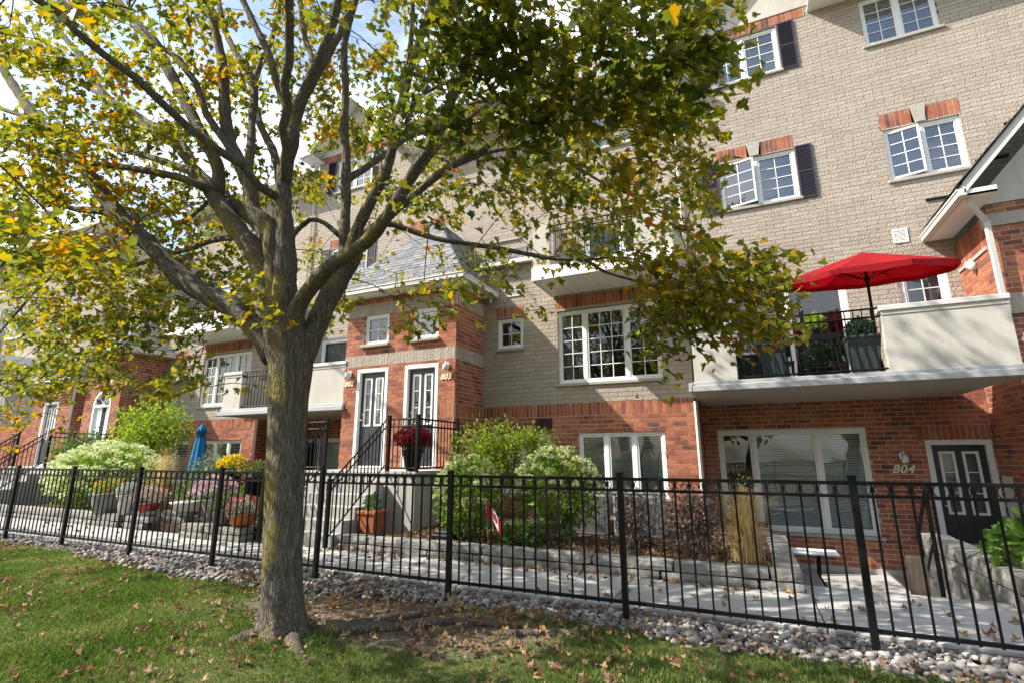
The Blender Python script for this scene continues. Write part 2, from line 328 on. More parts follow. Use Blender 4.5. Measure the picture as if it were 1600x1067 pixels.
# ------------------------------------------------------------------ windows and doors
def window(house, Y, X0, X1, Z0, Z1, sash=(1,), grid=((2, 2),), fill='dark', sill=True, fr=.055, slope_sill=.05, open_sash=None, recess=.05, name='window', label=None):
    """a framed window set back in the wall at Y; returns the window part"""
    a = Y+recess; F = MB()
    F.box(X0, X1, a-.012, a+.09, Z1-fr, Z1).box(X0, X1, a-.012, a+.09, Z0, Z0+fr).box(X0, X0+fr, a-.012, a+.09, Z0+fr, Z1-fr).box(X1-fr, X1, a-.012, a+.09, Z0+fr, Z1-fr)
    tot = sum(sash); xs = [X0+fr]; W = X1-X0-2*fr
    for s_ in sash: xs.append(xs[-1]+W*s_/tot)
    for x in xs[1:-1]: F.box(x-.035, x+.035, a-.008, a+.09, Z0+fr, Z1-fr)
    win = F.build(name, WHITE, house, bevel=.004)
    if label: win['label'] = label
    for i in range(len(sash)):
        l = xs[i]+(.035 if i else 0); r = xs[i+1]-(.035 if i < len(sash)-1 else 0); sf = .035
        b, t = Z0+fr, Z1-fr
        sm = MB(); 
        sm.box(l, r, a+.006, a+.06, t-sf, t).box(l, r, a+.006, a+.06, b, b+sf).box(l, l+sf, a+.006, a+.06, b+sf, t-sf).box(r-sf, r, a+.006, a+.06, b+sf, t-sf)
        g = grid[i] if i < len(grid) else grid[-1]
        il, ir, ib, it = l+sf, r-sf, b+sf, t-sf; mw = .0085
        for k in range(1, g[0]): x = il+(ir-il)*k/g[0]; sm.box(x-mw, x+mw, a+.022, a+.028, ib, it)
        for k in range(1, g[1]): z = ib+(it-ib)*k/g[1]; sm.box(il, ir, a+.0225, a+.0275, z-mw, z+mw)
        pn = MB().poly([(il, a+.034, ib), (ir, a+.034, ib), (ir, a+.034, it), (il, a+.034, it)])
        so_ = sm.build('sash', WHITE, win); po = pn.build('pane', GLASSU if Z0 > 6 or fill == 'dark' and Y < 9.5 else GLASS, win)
        if open_sash == i:   # casement pushed out, hinged on its left edge
            ang = R(-14); piv = Vector((l, a+.02, 0)); mt = Matrix.Translation(piv)@Matrix.Rotation(ang, 4, 'Z')@Matrix.Translation(-piv)
            for q in (so_, po): q.matrix_local = mt
        f = fill if isinstance(fill, str) else fill[i]
        if f == 'blind':
            bm_ = MB(); z = it+sf-.01
            while z > ib-.03:
                bm_.poly([(l+.004, a+.062, z-.036), (r-.004, a+.062, z-.036), (r-.004, a+.082, z), (l+.004, a+.082, z)]); z -= .045
            bm_.build('blind', BLIND, win)
        elif f == 'shutter':
            bm_ = MB(); z = it
            while z > ib:
                bm_.box(l+.03, r-.03, a+.10, a+.108, z-.05, z-.012, Matrix.Translation((0, 0, 0))); z -= .075
            bm_.box(l, l+.03, a+.095, a+.12, ib, it).box(r-.03, r, a+.095, a+.12, ib, it); bm_.build('interior_shutter', WHITE, win)
        elif f == 'curtain':
            bm_ = MB(); nn = 16; 
            for k in range(nn):
                x0 = l+(r-l)*k/nn; x1 = l+(r-l)*(k+1)/nn; y0 = a+.13+.02*(k % 2); y1 = a+.13+.02*((k+1) % 2)
                bm_.poly([(x0, y0, b), (x1, y1, b), (x1, y1, t), (x0, y0, t)])
            bm_.build('curtain', GREYI, win)
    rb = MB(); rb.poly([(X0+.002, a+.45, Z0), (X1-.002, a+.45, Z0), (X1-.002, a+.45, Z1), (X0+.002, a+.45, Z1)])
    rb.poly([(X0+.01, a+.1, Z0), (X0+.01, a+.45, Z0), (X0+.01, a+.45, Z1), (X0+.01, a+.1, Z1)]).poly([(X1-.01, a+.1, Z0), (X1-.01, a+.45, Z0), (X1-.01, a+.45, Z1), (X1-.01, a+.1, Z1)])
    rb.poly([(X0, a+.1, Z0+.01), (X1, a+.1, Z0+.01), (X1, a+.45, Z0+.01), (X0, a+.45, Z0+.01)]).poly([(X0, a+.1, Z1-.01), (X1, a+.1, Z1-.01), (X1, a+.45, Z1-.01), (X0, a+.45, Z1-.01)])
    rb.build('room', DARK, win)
    if sill: MB().box(X0-.05, X1+.05, Y-slope_sill, Y+.16, Z0-.062, Z0-.002).build('sill', SILLM, win, bevel=.006)
    return win
def hole(X0, X1, Z0, Z1): return (X0, X1, Z0-.062, Z1)
def door(house, Y, X0, X1, Z0, Z1, hinge=1, storm=False, label=None):
    fr = .085; a = Y+.03; F = MB()
    F.box(X0, X0+fr, a-.035, a+.14, Z0, Z1-fr).box(X1-fr, X1, a-.035, a+.14, Z0, Z1-fr).box(X0, X1, a-.035, a+.14, Z1-fr, Z1).box(X0+fr, X1-fr, a+.0, a+.12, Z0, Z0+.05)
    d = F.build('door', WHITE, house, bevel=.005)
    if label: d['label'] = label
    l, r, b, t = X0+fr+.004, X1-fr-.004, Z0+.055, Z1-fr-.004; w_ = r-l; h_ = t-b
    lites = [(l+w_*.14, l+w_*.42), (l+w_*.58, l+w_*.86)]; lz0, lz1 = b+h_*.42, t-.12
    slab = MB()
    y0, y1 = a+.05, a+.095
    rs = [(l, r, b, t)]
    for (p, q) in lites: rs = rsub(rs, (p, q, lz0, lz1))
    for (p, q, c, e) in rs: slab.box(p, q, y0, y1, c, e)
    for (p, q) in lites: slab.box(p+.01, q-.01, y0-.008, y0, b+.14, b+h_*.34)
    slab.build('door_leaf', DOORM, d)
    for (p, q) in lites:
        m_ = MB(); s_ = .03
        m_.box(p-.01, q+.01, y0-.012, y0+.02, lz1-s_, lz1+.01).box(p-.01, q+.01, y0-.012, y0+.02, lz0-.01, lz0+s_).box(p-.01, p+s_, y0-.012, y0+.02, lz0+s_, lz1-s_).box(q-s_, q+.01, y0-.012, y0+.02, lz0+s_, lz1-s_)
        for k in (1, 2): z = lz0+(lz1-lz0)*k/3; m_.box(p+s_, q-s_, y0-.006, y0+.01, z-.008, z+.008)
        m_.build('lite_frame', WHITE, d)
        MB().poly([(p, y0+.022, lz0), (q, y0+.022, lz0), (q, y0+.022, lz1), (p, y0+.022, lz1)]).build('pane', GLASS, d)
        MB().poly([(p-.02, y1+.1, lz0-.02), (q+.02, y1+.1, lz0-.02), (q+.02, y1+.1, lz1+.02), (p-.02, y1+.1, lz1+.02)]).build('lace_curtain', GREYI, d)
    hx = l+.07 if hinge > 0 else r-.07
    MB().tube([(hx, y0-.05, b+.98), (hx, y0-.05, b+1.0)], .025, 8).tube([(hx, y0, b+.99), (hx, y0-.05, b+.99)], .012, 6).tube([(hx, y0-.015, b+1.12), (hx, y0, b+1.12)], .02, 8).build('handle', GOLD, d, True)
    return d
def shutter(house, Y, X0, X1, Z0, Z1):
    m_ = MB(); f = .035
    m_.box(X0, X0+f, Y-.035, Y-.007, Z0, Z1).box(X1-f, X1, Y-.035, Y-.007, Z0, Z1).box(X0+f, X1-f, Y-.035, Y-.007, Z0, Z0+f).box(X0+f, X1-f, Y-.035, Y-.007, Z1-f, Z1).box(X0+f, X1-f, Y-.034, Y-.008, (Z0+Z1)/2-.02, (Z0+Z1)/2+.02)
    m_.box(X0+f, X1-f, Y-.012, Y-.007, Z0+f, Z1-f)
    sh = m_.build('shutter', SHUT, house)
    lv = MB(); z = Z0+f+.01
    while z < Z1-f-.03:
        if abs(z+.015-(Z0+Z1)/2) > .035: lv.poly([(X0+f, Y-.033, z), (X1-f, Y-.033, z), (X1-f, Y-.014, z+.03), (X0+f, Y-.014, z+.03)])
        z += .034
    lv.build('louvre', SHUT, sh); return sh
def vent(house, Y, X0, X1, Z0, Z1, m=WHITE):
    a = Y-.02; v = MB(); v.box(X0, X1, a, Y, Z0, Z0+.03).box(X0, X1, a, Y, Z1-.03, Z1).box(X0, X0+.03, a, Y, Z0+.03, Z1-.03).box(X1-.03, X1, a, Y, Z0+.03, Z1-.03)
    z = Z0+.035
    while z < Z1-.04: v.poly([(X0+.03, a+.002, z), (X1-.03, a+.002, z), (X1-.03, Y-.004, z+.02), (X0+.03, Y-.004, z+.02)]); z += .026
    v.build('vent', m, house)
def pipe(house, pts, wd=.035, m=CREAM, name='downspout'):
    MB().tube(pts, wd, 4).build(name, m, house)
def number(house, txt, x, Y, z, h=.13, rotY=0):
    c = bpy.data.curves.new('n', 'FONT'); c.body = txt; c.size = h*1.38; c.shear = .32; c.extrude = .006; c.offset = .004; c.space_character = 1.08
    t = bpy.data.objects.new('n', c); COL.objects.link(t); bpy.context.view_layer.update()
    me = bpy.data.meshes.new_from_object(t.evaluated_get(bpy.context.evaluated_depsgraph_get())); bpy.data.objects.remove(t)
    me.materials.clear(); me.materials.append(GOLD)
    o = link(bpy.data.objects.new('house_number', me), house); o.location = (x, Y-.012, z); o.rotation_euler = (R(90), 0, 0)
    # serif feet so that the figures read as italic serif
    return o
def walllamp(house, x, Y, z):
    l = MB().lathe((x, Y-.025, z), [(.02, -.07), (.05, -.05), (.055, 0), (.05, .05), (.02, .07)], 12, 1, .35).build('wall_lamp', WHITE, house, True)
    MB().lathe((x+.01, Y-.12, z-.03), [(.03, -.09), (.055, -.085), (.06, .02), (.03, .05), (.01, .07)], 12).build('lamp_glass', LAMPM, l, True)
    MB().tube([(x, Y-.03, z+.03), (x, Y-.09, z+.08), (x+.01, Y-.12, z+.04)], .012, 6).build('lamp_arm', WHITE, l, True)
def railing(house, pts, h, post_at=(), name='railing', sp=.11, mid=.13, own=True, bottom=.06):
    """iron railing along a polyline of foot points; the foot points may fall in steps (sloped rails)"""
    rr = MB()
    for i in range(len(pts)-1):
        p, q = Vector(pts[i]), Vector(pts[i+1]); 
        for dz in (h, h-mid, bottom):
            rr.tube([p+Vector((0, 0, dz)), q+Vector((0, 0, dz))], .016, 4)
    ro = rr.build(name, BLACK, house)
    pk = MB().box(-.007, .007, -.007, .007, 0, h-bottom); me = bpy.data.meshes.new('picket'); me.from_pydata(pk.v, [], pk.f); me.materials.append(BLACK)
    for i in range(len(pts)-1):
        p, q = Vector(pts[i]), Vector(pts[i+1]); n = max(2, round((q-p).length/sp))
        for k in range(1, n):
            o = link(bpy.data.objects.new('picket', me), ro); o.location = p+(q-p)*k/n+Vector((0, 0, bottom))
    for p in post_at:
        MB().box(p[0]-.028, p[0]+.028, p[1]-.028, p[1]+.028, p[2]-.02, p[2]+h+.06).box(p[0]-.034, p[0]+.034, p[1]-.034, p[1]+.034, p[2]+h+.06, p[2]+h+.075).build('post', BLACK, ro)
    return ro
def slabroof(house, faces, name='roof'):
    """faces: (A, B, C, D) lower left, lower right, upper right, upper left; courses of single shingles"""
    u = MB()
    for (A, B, C, D) in faces:
        A, B, C, D = map(Vector, (A, B, C, D)); nrm = (B-A).cross(D-A).normalized()
        u.poly([A-nrm*.03, B-nrm*.03, C-nrm*.03, D-nrm*.03])
    ro = u.build(name, SHING, house)
    s_ = MB()
    for (A, B, C, D) in faces:
        A, B, C, D = map(Vector, (A, B, C, D)); nrm = (B-A).cross(D-A).normalized(); L = ((D+C)/2-(A+B)/2).length; n = int(L/.135)
        for i in range(n):
            t0, t1 = i/n, min(1, (i+1.25)/n); P0, Q0, P1, Q1 = A.lerp(D, t0), B.lerp(C, t0), A.lerp(D, t1), B.lerp(C, t1)
            w_ = (Q0-P0).length
            if w_ < .05: continue
            x = -random.uniform(0, .25)
            while x < w_:
                e = x+random.uniform(.22, .34); s0, s1 = max(0, x/w_), min(1, e/w_)-.004
                if s1 > s0:
                    lift = random.uniform(.006, .016)
                    s_.poly([P0.lerp(Q0, s0)+nrm*lift, P0.lerp(Q0, s1)+nrm*lift, P1.lerp(Q1, s1)+nrm*.001, P1.lerp(Q1, s0)+nrm*.001], -nrm*.006)
                x = e
    o = s_.build('shingle_course', SHING, ro); o['kind'] = 'stuff'
    return ro
def eave(house, x0, x1, y0, y1, z, parts='flr', wallback=None):
    """soffit and gutter round a porch roof: x0..x1, front edge y0, back y1, gutter underside z"""
    s_ = MB().box(x0+.02, x1-.02, y0+.02, y1, z, z+.03); s_.build('soffit', WHITE, house)
    g = MB()
    if 'f' in parts: g.box(x0-.09, x1+.09, y0-.09, y0, z-.01, z+.10).box(x0-.1, x1+.1, y0-.105, y0-.09, z+.08, z+.11)
    if 'r' in parts: g.box(x1, x1+.09, y0, y1, z-.01, z+.10).box(x1+.09, x1+.105, y0, y1, z+.08, z+.11)
    if 'l' in parts: g.box(x0-.09, x0, y0, y1, z-.01, z+.10).box(x0-.105, x0-.09, y0, y1, z+.08, z+.11)
    g.build('gutter', CREAM, house, bevel=.01)
# ================================================================== HOUSES
YA, YP, YB, YC = 10.2, 8.95, 11.6, 10.2
def bay_B(h, dx, first=True):
    x0, x1 = -.85+dx, 3.9+dx
    hz = []
    gw = (-.57+dx, 2.06+dx, .05, 2.01); dr = (2.92+dx, 3.86+dx, -.42, 1.76)
    bd = (-.1+dx, 2.09+dx, 2.72, 5.07); bw = (2.96+dx, 3.72+dx, 3.7, 5.12)
    w2 = (-.02+dx, 1.53+dx, 6.92, 8.10); w3 = (3.14+dx, 4.40+dx, 6.90, 8.05); w1 = (0+dx, 1.5+dx, 10.14, 11.33); w0 = (3.13+dx, 4.43+dx, 10.12, 11.3)
    hs = [(gw[0], gw[1], gw[2]-.062, gw[3]), dr, bd, hole(*bw), hole(*w2), hole(*w3), hole(*w1), hole(*w0)]
    # soldier headers are left out of the running courses
    hd = [(w2[0]-.05, .60+dx, 8.13, 8.43), (.88+dx, w2[1]+.0, 8.13, 8.43), (w3[0]-.02, 3.66+dx, 8.08, 8.40), (3.90+dx, w3[1]+.03, 8.08, 8.40)]
    ks = [(.60+dx, .88+dx, 8.12, 8.45), (3.66+dx, 3.90+dx, 8.07, 8.42)]
    top = (-.64+dx, 2.12+dx, 11.36, 11.62)
    wall(h, 'brick_wall', Plane('f', YB), x0, 4.5+dx if first else x1, [(-.5, 2.72, 'run', 'red')], [q for q in hs if q[2] < 2.5]+[(dr[0]-.08, dr[1]+.04, dr[3], dr[3]+.26)])
    wall(h, 'upper_wall', Plane('f', YB), x0, 7.0+dx, [(2.72, 11.62, 'run', 'tan')], [q for q in hs if q[3] > 2.8]+hd+ks+[top], backing=MORTT, label='rough tan brick upper wall')
    for (a, b, c, d) in hd+[top, (dr[0]-.08, dr[1]+.04, dr[3], dr[3]+.26)]:
        wall(h, 'brick_header', Plane('f', YB-.004), a, b, [(c, d, 'sold', 'red')], (), depth=.1)
    for (a, b, c, d) in ks:
        m_ = (a+b)/2; MB().poly([(a+.05, YB-.03, c), (b-.05, YB-.03, c), (b, YB-.03, d), (a, YB-.03, d)], (0, .06, 0)).build('keystone', SILLM, h)
    MB().box(x0, x1, YB-.02, YB+.2, -.9, -.5).build('foundation', PARG, h)
    window(h, YB, *gw, sash=(.22, .42, .28), grid=((1, 1),), fill=('dark', 'blind', 'blind'), fr=.075)
    door(h, YB, *dr)
    window(h, YB, *bd, sash=(1, 1), grid=((1, 1),), fill=('curtain', 'dark'), sill=False, fr=.09, name='patio_door')
    window(h, YB, *bw, sash=(1,), grid=((2, 3),), fill='curtain', fr=.09)
    window(h, YB, *w2, sash=(1, 1), grid=((2, 4), (2, 4)), fill=('dark', 'blind'), open_sash=0)
    window(h, YB, *w3, sash=(1, 1), grid=((2, 4), (2, 4)), fill=('dark', 'blind'), open_sash=0)
    window(h, YB, *w1, sash=(1, 1), grid=((2, 4), (2, 4)), fill='blind')
    window(h, YB, *w0, sash=(1, 1), grid=((2, 4), (2, 4)), fill='blind')
    for (a, b, z0, z1) in ((-.42, -.06, 6.86, 8.12), (1.54, 1.86, 6.86, 8.12), (-.40, -.05, 10.1, 11.35), (1.52, 1.86, 10.1, 11.35)): shutter(h, YB, a+dx, b+dx, z0, z1)
    vent(h, YB, 3.0+dx, 3.24+dx, 5.56, 5.85)
    # return wall towards the lower neighbour
    wall(h, 'side_wall', Plane('r', x0-.001), YA, YB-.06, [(-.62, 2.58, 'run', 'red')], (), depth=.12)
    wall(h, 'side_wall', Plane('r', x0-.001), YA, YB-.06, [(2.58, 4.94, 'run', 'tan')], (), backing=MORTT, depth=.12)
    wall(h, 'side_wall', Plane('l', x0), YB+.1, YB+3, [(9.0, 11.6, 'run', 'tan')], (), backing=MORTT, depth=.12)
    MB().box(x0+.12, x1, YB+.6, YB+6, -.9, 11.5).build('house_core', STUC, h)
    # balcony
    b = MB().box(x0+.11, 3.47+dx, YP, YB-.01, 2.53, 2.68).build('balcony', STUC, h)
    MB().box(x0+.1, 3.49+dx, YP-.03, YP-.002, 2.60, 2.70).box(x0+.08, 3.52+dx, YP-.10, YP-.03, 2.53, 2.63).box(x0+.04, x0+.108, YP-.1, YB-.05, 2.53, 2.68).build('fascia', GREYF, b, bevel=.008)
    for (a, c) in ((-.72+dx, -.05+dx), (2.0+dx, 3.47+dx)):
        MB().box(a, c, YP+.0, YP+.2, 2.69, 3.58).build('parapet', STUC, b)
        MB().box(a-.02, c+.02, YP-.035, YP+.23, 3.60, 3.68).build('parapet_cap', CREAM, b, bevel=.008)
        MB().box(a-.0, c+.0, YP-.012, YP+.21, 3.54, 3.60).build('parapet_trim', STUC, b)
    MB().box(-.72+dx, -.52+dx, YP+.2, YB-.05, 2.69, 3.6).build('parapet', STUC, b)
    railing(h, [(-.05+dx, YP+.06, 2.69), (2.0+dx, YP+.06, 2.69)], .98, [(.97+dx, YP+.06, 2.69)], name='balcony_railing', sp=.115)
    pipe(h, [(x0+.02, YA-.06, 2.5), (x0+.02, YA-.06, -.1)])
    pipe(h, [(x0-.06, YB-.07, 10.6), (x0-.06, YB-.07, 6.2)])
    # roof edge with a front gable over the shuttered windows
    gx = .73+dx
    for (a, c) in ((x0-.35, -.66+dx), (2.16+dx, 7.0+dx)):
        MB().box(a, c, YB-.55, YB+.1, 11.42, 11.46).build('soffit', WHITE, h); MB().box(a, c, YB-.65, YB-.55, 11.40, 11.53).build('gutter', CREAM, h, bevel=.01)
        slabroof(h, [((a, YB-.6, 11.54), (c, YB-.6, 11.54), (c, YB+4.4, 15.0), (a, YB+4.4, 15.0))])
    MB().poly([(-.9+dx, YB-.02, 11.62), (2.36+dx, YB-.02, 11.62), (gx, YB-.02, 13.3)], (0, .3, 0)).build('gable', STUC, h)
    for sgn in (-1, 1):
        e = Vector((gx+sgn*1.85, YB-.45, 11.42)); t = Vector((gx, YB-.45, 13.35))
        MB().poly([e, t, t+Vector((0, 0, .2)), e+Vector((0, 0, .2))], (0, .03, 0)).build('rake_board', WHITE, h)
        MB().poly([e+Vector((0, .03, 0)), t+Vector((0, .03, 0)), t+Vector((0, .5, 0)), e+Vector((0, .5, 0))], (0, 0, .02)).build('rake_soffit', WHITE, h)
        A = e+Vector((0, -.02, .21)); D = t+Vector((0, -.02, .21)); Bk = Vector((0, 3.5, 0))
        slabroof(h, [(A+Bk, A, D, D+Bk)] if sgn < 0 else [(A, A+Bk, D+Bk, D)])
def bay_A(h, dx, porch='P'):
    x0, x1 = -5.41+dx, -.85+dx
    mw = (-3.58+dx, -1.40+dx, 3.0, 4.59); sw = (-5.05+dx, -4.40+dx, 3.88, 4.59); lw = (-3.18+dx, -1.44+dx, .72, 1.96); lw0 = (-5.15+dx, -3.79+dx, .72, 1.96)
    d3 = (-3.3+dx, -1.4+dx, 5.12, 7.3); us = [(-5.95+dx, -5.1+dx, 7.25, 8.15), (-4.8+dx, -3.6+dx, 9.3, 10.5), (-3.0+dx, -1.7+dx, 9.3, 10.5), (-7.95+dx, -6.7+dx, 9.3, 10.5)]
    xl = x0-3.0 if porch == 'P' else x0-1.8
    hd = [(-3.6+dx, -1.38+dx, 4.65, 4.93), (-5.08+dx, -4.38+dx, 4.63, 4.86)]
    wall(h, 'brick_wall', Plane('f', YA), xl, x1, [(.1, 2.31, 'run', 'red'), (2.31, 2.58, 'sold', 'red')], [hole(*lw), hole(*lw0), (-4.1+dx, -3.75+dx, 2.05, 2.28)])
    wall(h, 'front_wall', Plane('f', YA), xl, x1, [(2.58, 4.97, 'run', 'tan')], [hole(*mw), hole(*sw)]+hd, backing=MORTT)
    wall(h, 'front_wall', Plane('f', YA), xl, -3.66+dx, [(4.97, 5.9, 'run', 'tan')], (), backing=MORTT)
    wall(h, 'upper_wall', Plane('f', YB), xl-.3, x1, [(5.06, 10.72, 'run', 'tan')], [d3]+[hole(*q) for q in us], backing=MORTT)
    wall(h, 'side_wall', Plane('r', -3.66+dx), YA+.06, YB-.02, [(4.97, 6.9, 'run', 'tan')], (), backing=MORTT, depth=.1)
    for (a, b, c, d) in hd: wall(h, 'brick_header', Plane('f', YA-.004), a, b, [(c, d, 'sold', 'red')], (), depth=.1)
    left = dx < -1
    window(h, YA, *mw, sash=(.27, .43, .3), grid=((2, 5), (3, 5), (2, 5)), fill=('curtain', 'dark', 'dark'))
    window(h, YA, *sw, grid=((2, 2),))
    window(h, YA, *lw, sash=(1, 1.05, 1), grid=((1, 1),), fill='shutter' if left else 'blind')
    window(h, YA, *lw0, sash=(1, 1), grid=((1, 1),), fill='shutter' if left else 'blind')
    vent(h, YA, -4.1+dx, -3.76+dx, 2.06, 2.27, mat('dark_vent', (.06, .03, .03), rough=.6))
    vent(h, YA, -4.83+dx, -4.4+dx, 5.1, 5.33, CREAM)
    window(h, YB, *d3, sash=(1, 1), grid=((1, 1),), sill=False, name='balcony_door', fr=.08)
    for q in us: window(h, YB, *q, sash=(1, 1) if q[1]-q[0] > 1 else (1,), grid=((2, 4), (2, 4)), fill='blind')
    MB().box(x0-1.2, x1-.12, YB+.6, YB+6, 0, 10.6).box(x0+.2, x1-.2, YA+.55, YB-.1, 0, 4.9).build('house_core', STUC, h)
    slabroof(h, [((x0-.2, YA-.12, 5.9), (-3.6+dx, YA-.12, 5.9), (-3.6+dx, YB, 6.95), (x0-.2, YB, 6.95))])
    MB().box(x0, -3.6+dx, YA-.2, YA-.11, 5.85, 5.95).build('gutter', CREAM, h)
    # upper balcony
    xb0, xb1 = -3.66+dx, -.9+dx
    b = MB().box(xb0, xb1, 9.0, YB-.01, 4.98, 5.06).build('upper_balcony', WHITE, h)
    MB().box(xb0-.01, xb1+.01, 8.97, 8.999, 4.94, 5.22).build('fascia', WHITE, b)
    MB().box(xb0-.03, xb0-.001, 9.0, YA-.02, 4.94, 5.22).build('fascia', WHITE, b)
    pl = MB()
    for k in range(12): x = xb0+(xb1-xb0)*k/12; pl.box(x+.006, x+(xb1-xb0)/12-.006, 9.02, YA-.02, 4.962, 4.979)
    pl.build('soffit_board', WHITE, b)
    MB().box(-1.6+dx, xb1, 9.0, 9.16, 5.07, 6.16).box(xb1-.16, xb1, 9.16, YB-.02, 5.07, 6.16).build('parapet', STUC, b)
    MB().box(-1.63+dx, xb1+.03, 8.97, 9.19, 6.165, 6.21).box(xb1-.18, xb1+.03, 9.19, YB-.02, 6.165, 6.21).build('parapet_cap', CREAM, b)
    MB().box(xb0, -3.3+dx, 9.0, 9.16, 5.07, 6.16).build('parapet', STUC, b)
    railing(h, [(-3.3+dx, 9.06, 5.1), (-1.6+dx, 9.06, 5.1)], 1.0, name='balcony_railing', sp=.12)
    a, c = xl-.3, x1+.02
    MB().box(a, c, YB-.5, YB+.1, 10.74, 10.78).build('soffit', WHITE, h); MB().box(a, c, YB-.6, YB-.5, 10.72, 10.85).build('gutter', CREAM, h, bevel=.01)
    slabroof(h, [((a, YB-.55, 10.86), (c, YB-.55, 10.86), (c, YB+3.5, 12.6), (a, YB+3.5, 12.6))])
def porch_bands(lo):
    return [(lo, 2.29, 'run', 'red'), (2.29, 2.56, 'sold', 'red'), (2.56, 3.5, 'run', 'red'), (3.5, 3.77, 'sold', 'tan'), (3.77, 4.69, 'run', 'red'), (4.69, 4.97, 'sold', 'tan'), (4.97, 5.1, 'run', 'red')]
def porch_P(h):
    x0, x1 = -8.42, -5.41
    d2 = (-8.03, -7.15, 1.24, 3.44); d3 = (-6.70, -5.83, 1.24, 3.44); w2 = (-7.9, -7.2, 3.99, 4.7); w3 = (-6.56, -5.86, 3.99, 4.7)
    wall(h, 'porch_front', Plane('f', YP), x0, x1, porch_bands(1.1), [d2, d3, hole(*w2), hole(*w3)])
    wall(h, 'porch_side', Plane('r', x1-.001), YP+.065, YA-.01, porch_bands(.1), (), depth=.1)
    MB().box(x0+.05, x1-.2, YA-.4, YA-.25, 1, 5).build('porch_core', STUC, h)
    door(h, YP, *d2, label='charcoal front door of number 802'); door(h, YP, *d3, label='charcoal front door of number 803')
    window(h, YP, *w2, grid=((2, 2),), fill='blind', slope_sill=.09); window(h, YP, *w3, grid=((2, 2),), slope_sill=.09)
    walllamp(h, -8.23, YP, 3.35); walllamp(h, -5.6, YP, 3.35)
    number(h, '802', -8.39, YP, 3.07, .12); number(h, '803', -5.77, YP, 3.07, .12)
    ex0, ex1, ey = x0-.3, x1+.3, YP-.33
    eave(h, ex0, ex1, ey, YA-.01, 5.12)
    zt = 5.22; k = 1.3; ax = (ex0+ex1)/2; hw = (ex1-ex0)/2; ap = (ax, ey+hw, zt+hw*k); ap2 = (ax, YB-.01, zt+hw*k)
    A, B = (ex0-.08, ey-.08, zt), (ex1+.08, ey-.08, zt)
    slabroof(h, [(A, B, ap, ap), (B, (ex1+.08, YB-.01, zt), ap2, ap), ((ex0-.08, YB-.01, zt), A, ap, ap2)])
    pipe(h, [(ex1-.1, YA-.06, 5.1), (ex1-.1, YA-.06, 5.0)])
def arch_E(h):
    T = -11.86; x0, x1 = -19.16, -17.27
    ac, aw, z0, zs = -18.15, .47, 1.24, 3.05
    # wall split round the arched opening in narrow strips
    hs = [(ac-aw, ac+aw, z0, zs)]
    n = 10
    for i in range(n):
        zz0 = zs+aw*i/n; zz1 = zs+aw*(i+1)/n; wv = aw*math.sqrt(max(0, 1-((i+.5)/n)**2)); hs.append((ac-wv, ac+wv, zz0, zz1))
    wall(h, 'porch_front', Plane('f', YP), x0, x1, [(1.1, 4.7, 'run', 'red')], hs)
    wall(h, 'porch_side', Plane('r', x1-.001), YP+.065, YA-.01, [(.1, 4.7, 'run', 'red')], (), depth=.1)
    # white arched frame and door
    fr = MB(); seg = 14
    for k in range(seg):
        a0, a1 = math.pi*k/seg, math.pi*(k+1)/seg
        for (r0, r1) in ((aw-.07, aw),):
            fr.poly([(ac+r0*math.cos(a0), YP-.01, zs+r0*math.sin(a0)), (ac+r1*math.cos(a0), YP-.01, zs+r1*math.sin(a0)), (ac+r1*math.cos(a1), YP-.01, zs+r1*math.sin(a1)), (ac+r0*math.cos(a1), YP-.01, zs+r0*math.sin(a1))], (0, .14, 0))
    fr.box(ac-aw, ac-aw+.07, YP-.01, YP+.13, z0, zs).box(ac+aw-.07, ac+aw, YP-.01, YP+.13, z0, zs).box(ac-aw+.07, ac+aw-.07, YP-.005, YP+.13, zs-.05, zs+.03)
    for k in (1, 2, 3): a0 = math.pi*k/4; fr.tube([(ac, YP+.05, zs), (ac+(aw-.05)*math.cos(a0), YP+.05, zs+(aw-.05)*math.sin(a0))], .01, 4)
    dd = fr.build('arched_door', WHITE, h)
    gp = [(ac+(aw-.05)*math.cos(math.pi*k/12), YP+.09, zs+(aw-.05)*math.sin(math.pi*k/12)) for k in range(13)]
    MB().poly(gp).build('fanlight', GLASS, dd); MB().poly([(p[0], YP+.2, p[2]) for p in gp]).build('curtain', GREYI, dd)
    MB().box(ac-aw+.07, ac-.08, YP+.06, YP+.1, z0, zs-.05).box(ac+.16, ac+aw-.07, YP+.06, YP+.1, z0, zs-.05).box(ac-.08, ac+.16, YP+.06, YP+.1, z0, z0+.7).build('door_leaf', WHITE, dd)
    MB().box(ac-.07, ac+.15, YP+.075, YP+.09, z0+.7, zs-.06).build('door_glass', DARK, dd)
    ex0, ex1, ey = x0-.33, x1+.33, YP-.33
    eave(h, ex0, ex1, ey, YA-.01, 4.66)
    zt = 4.76; r_ = (ex1-ex0)/2; ap = ((ex0+ex1)/2, ey+r_, zt+r_*.95); ap2 = ((ex0+ex1)/2, YB+.0, zt+r_*.95)
    A, B = (ex0-.08, ey-.08, zt), (ex1+.08, ey-.08, zt)
    slabroof(h, [(A, B, ap, ap), (B, (ex1+.08, YB-.01, zt), ap2, ap), ((ex0-.08, YB-.01, zt), A, ap, ap2)])
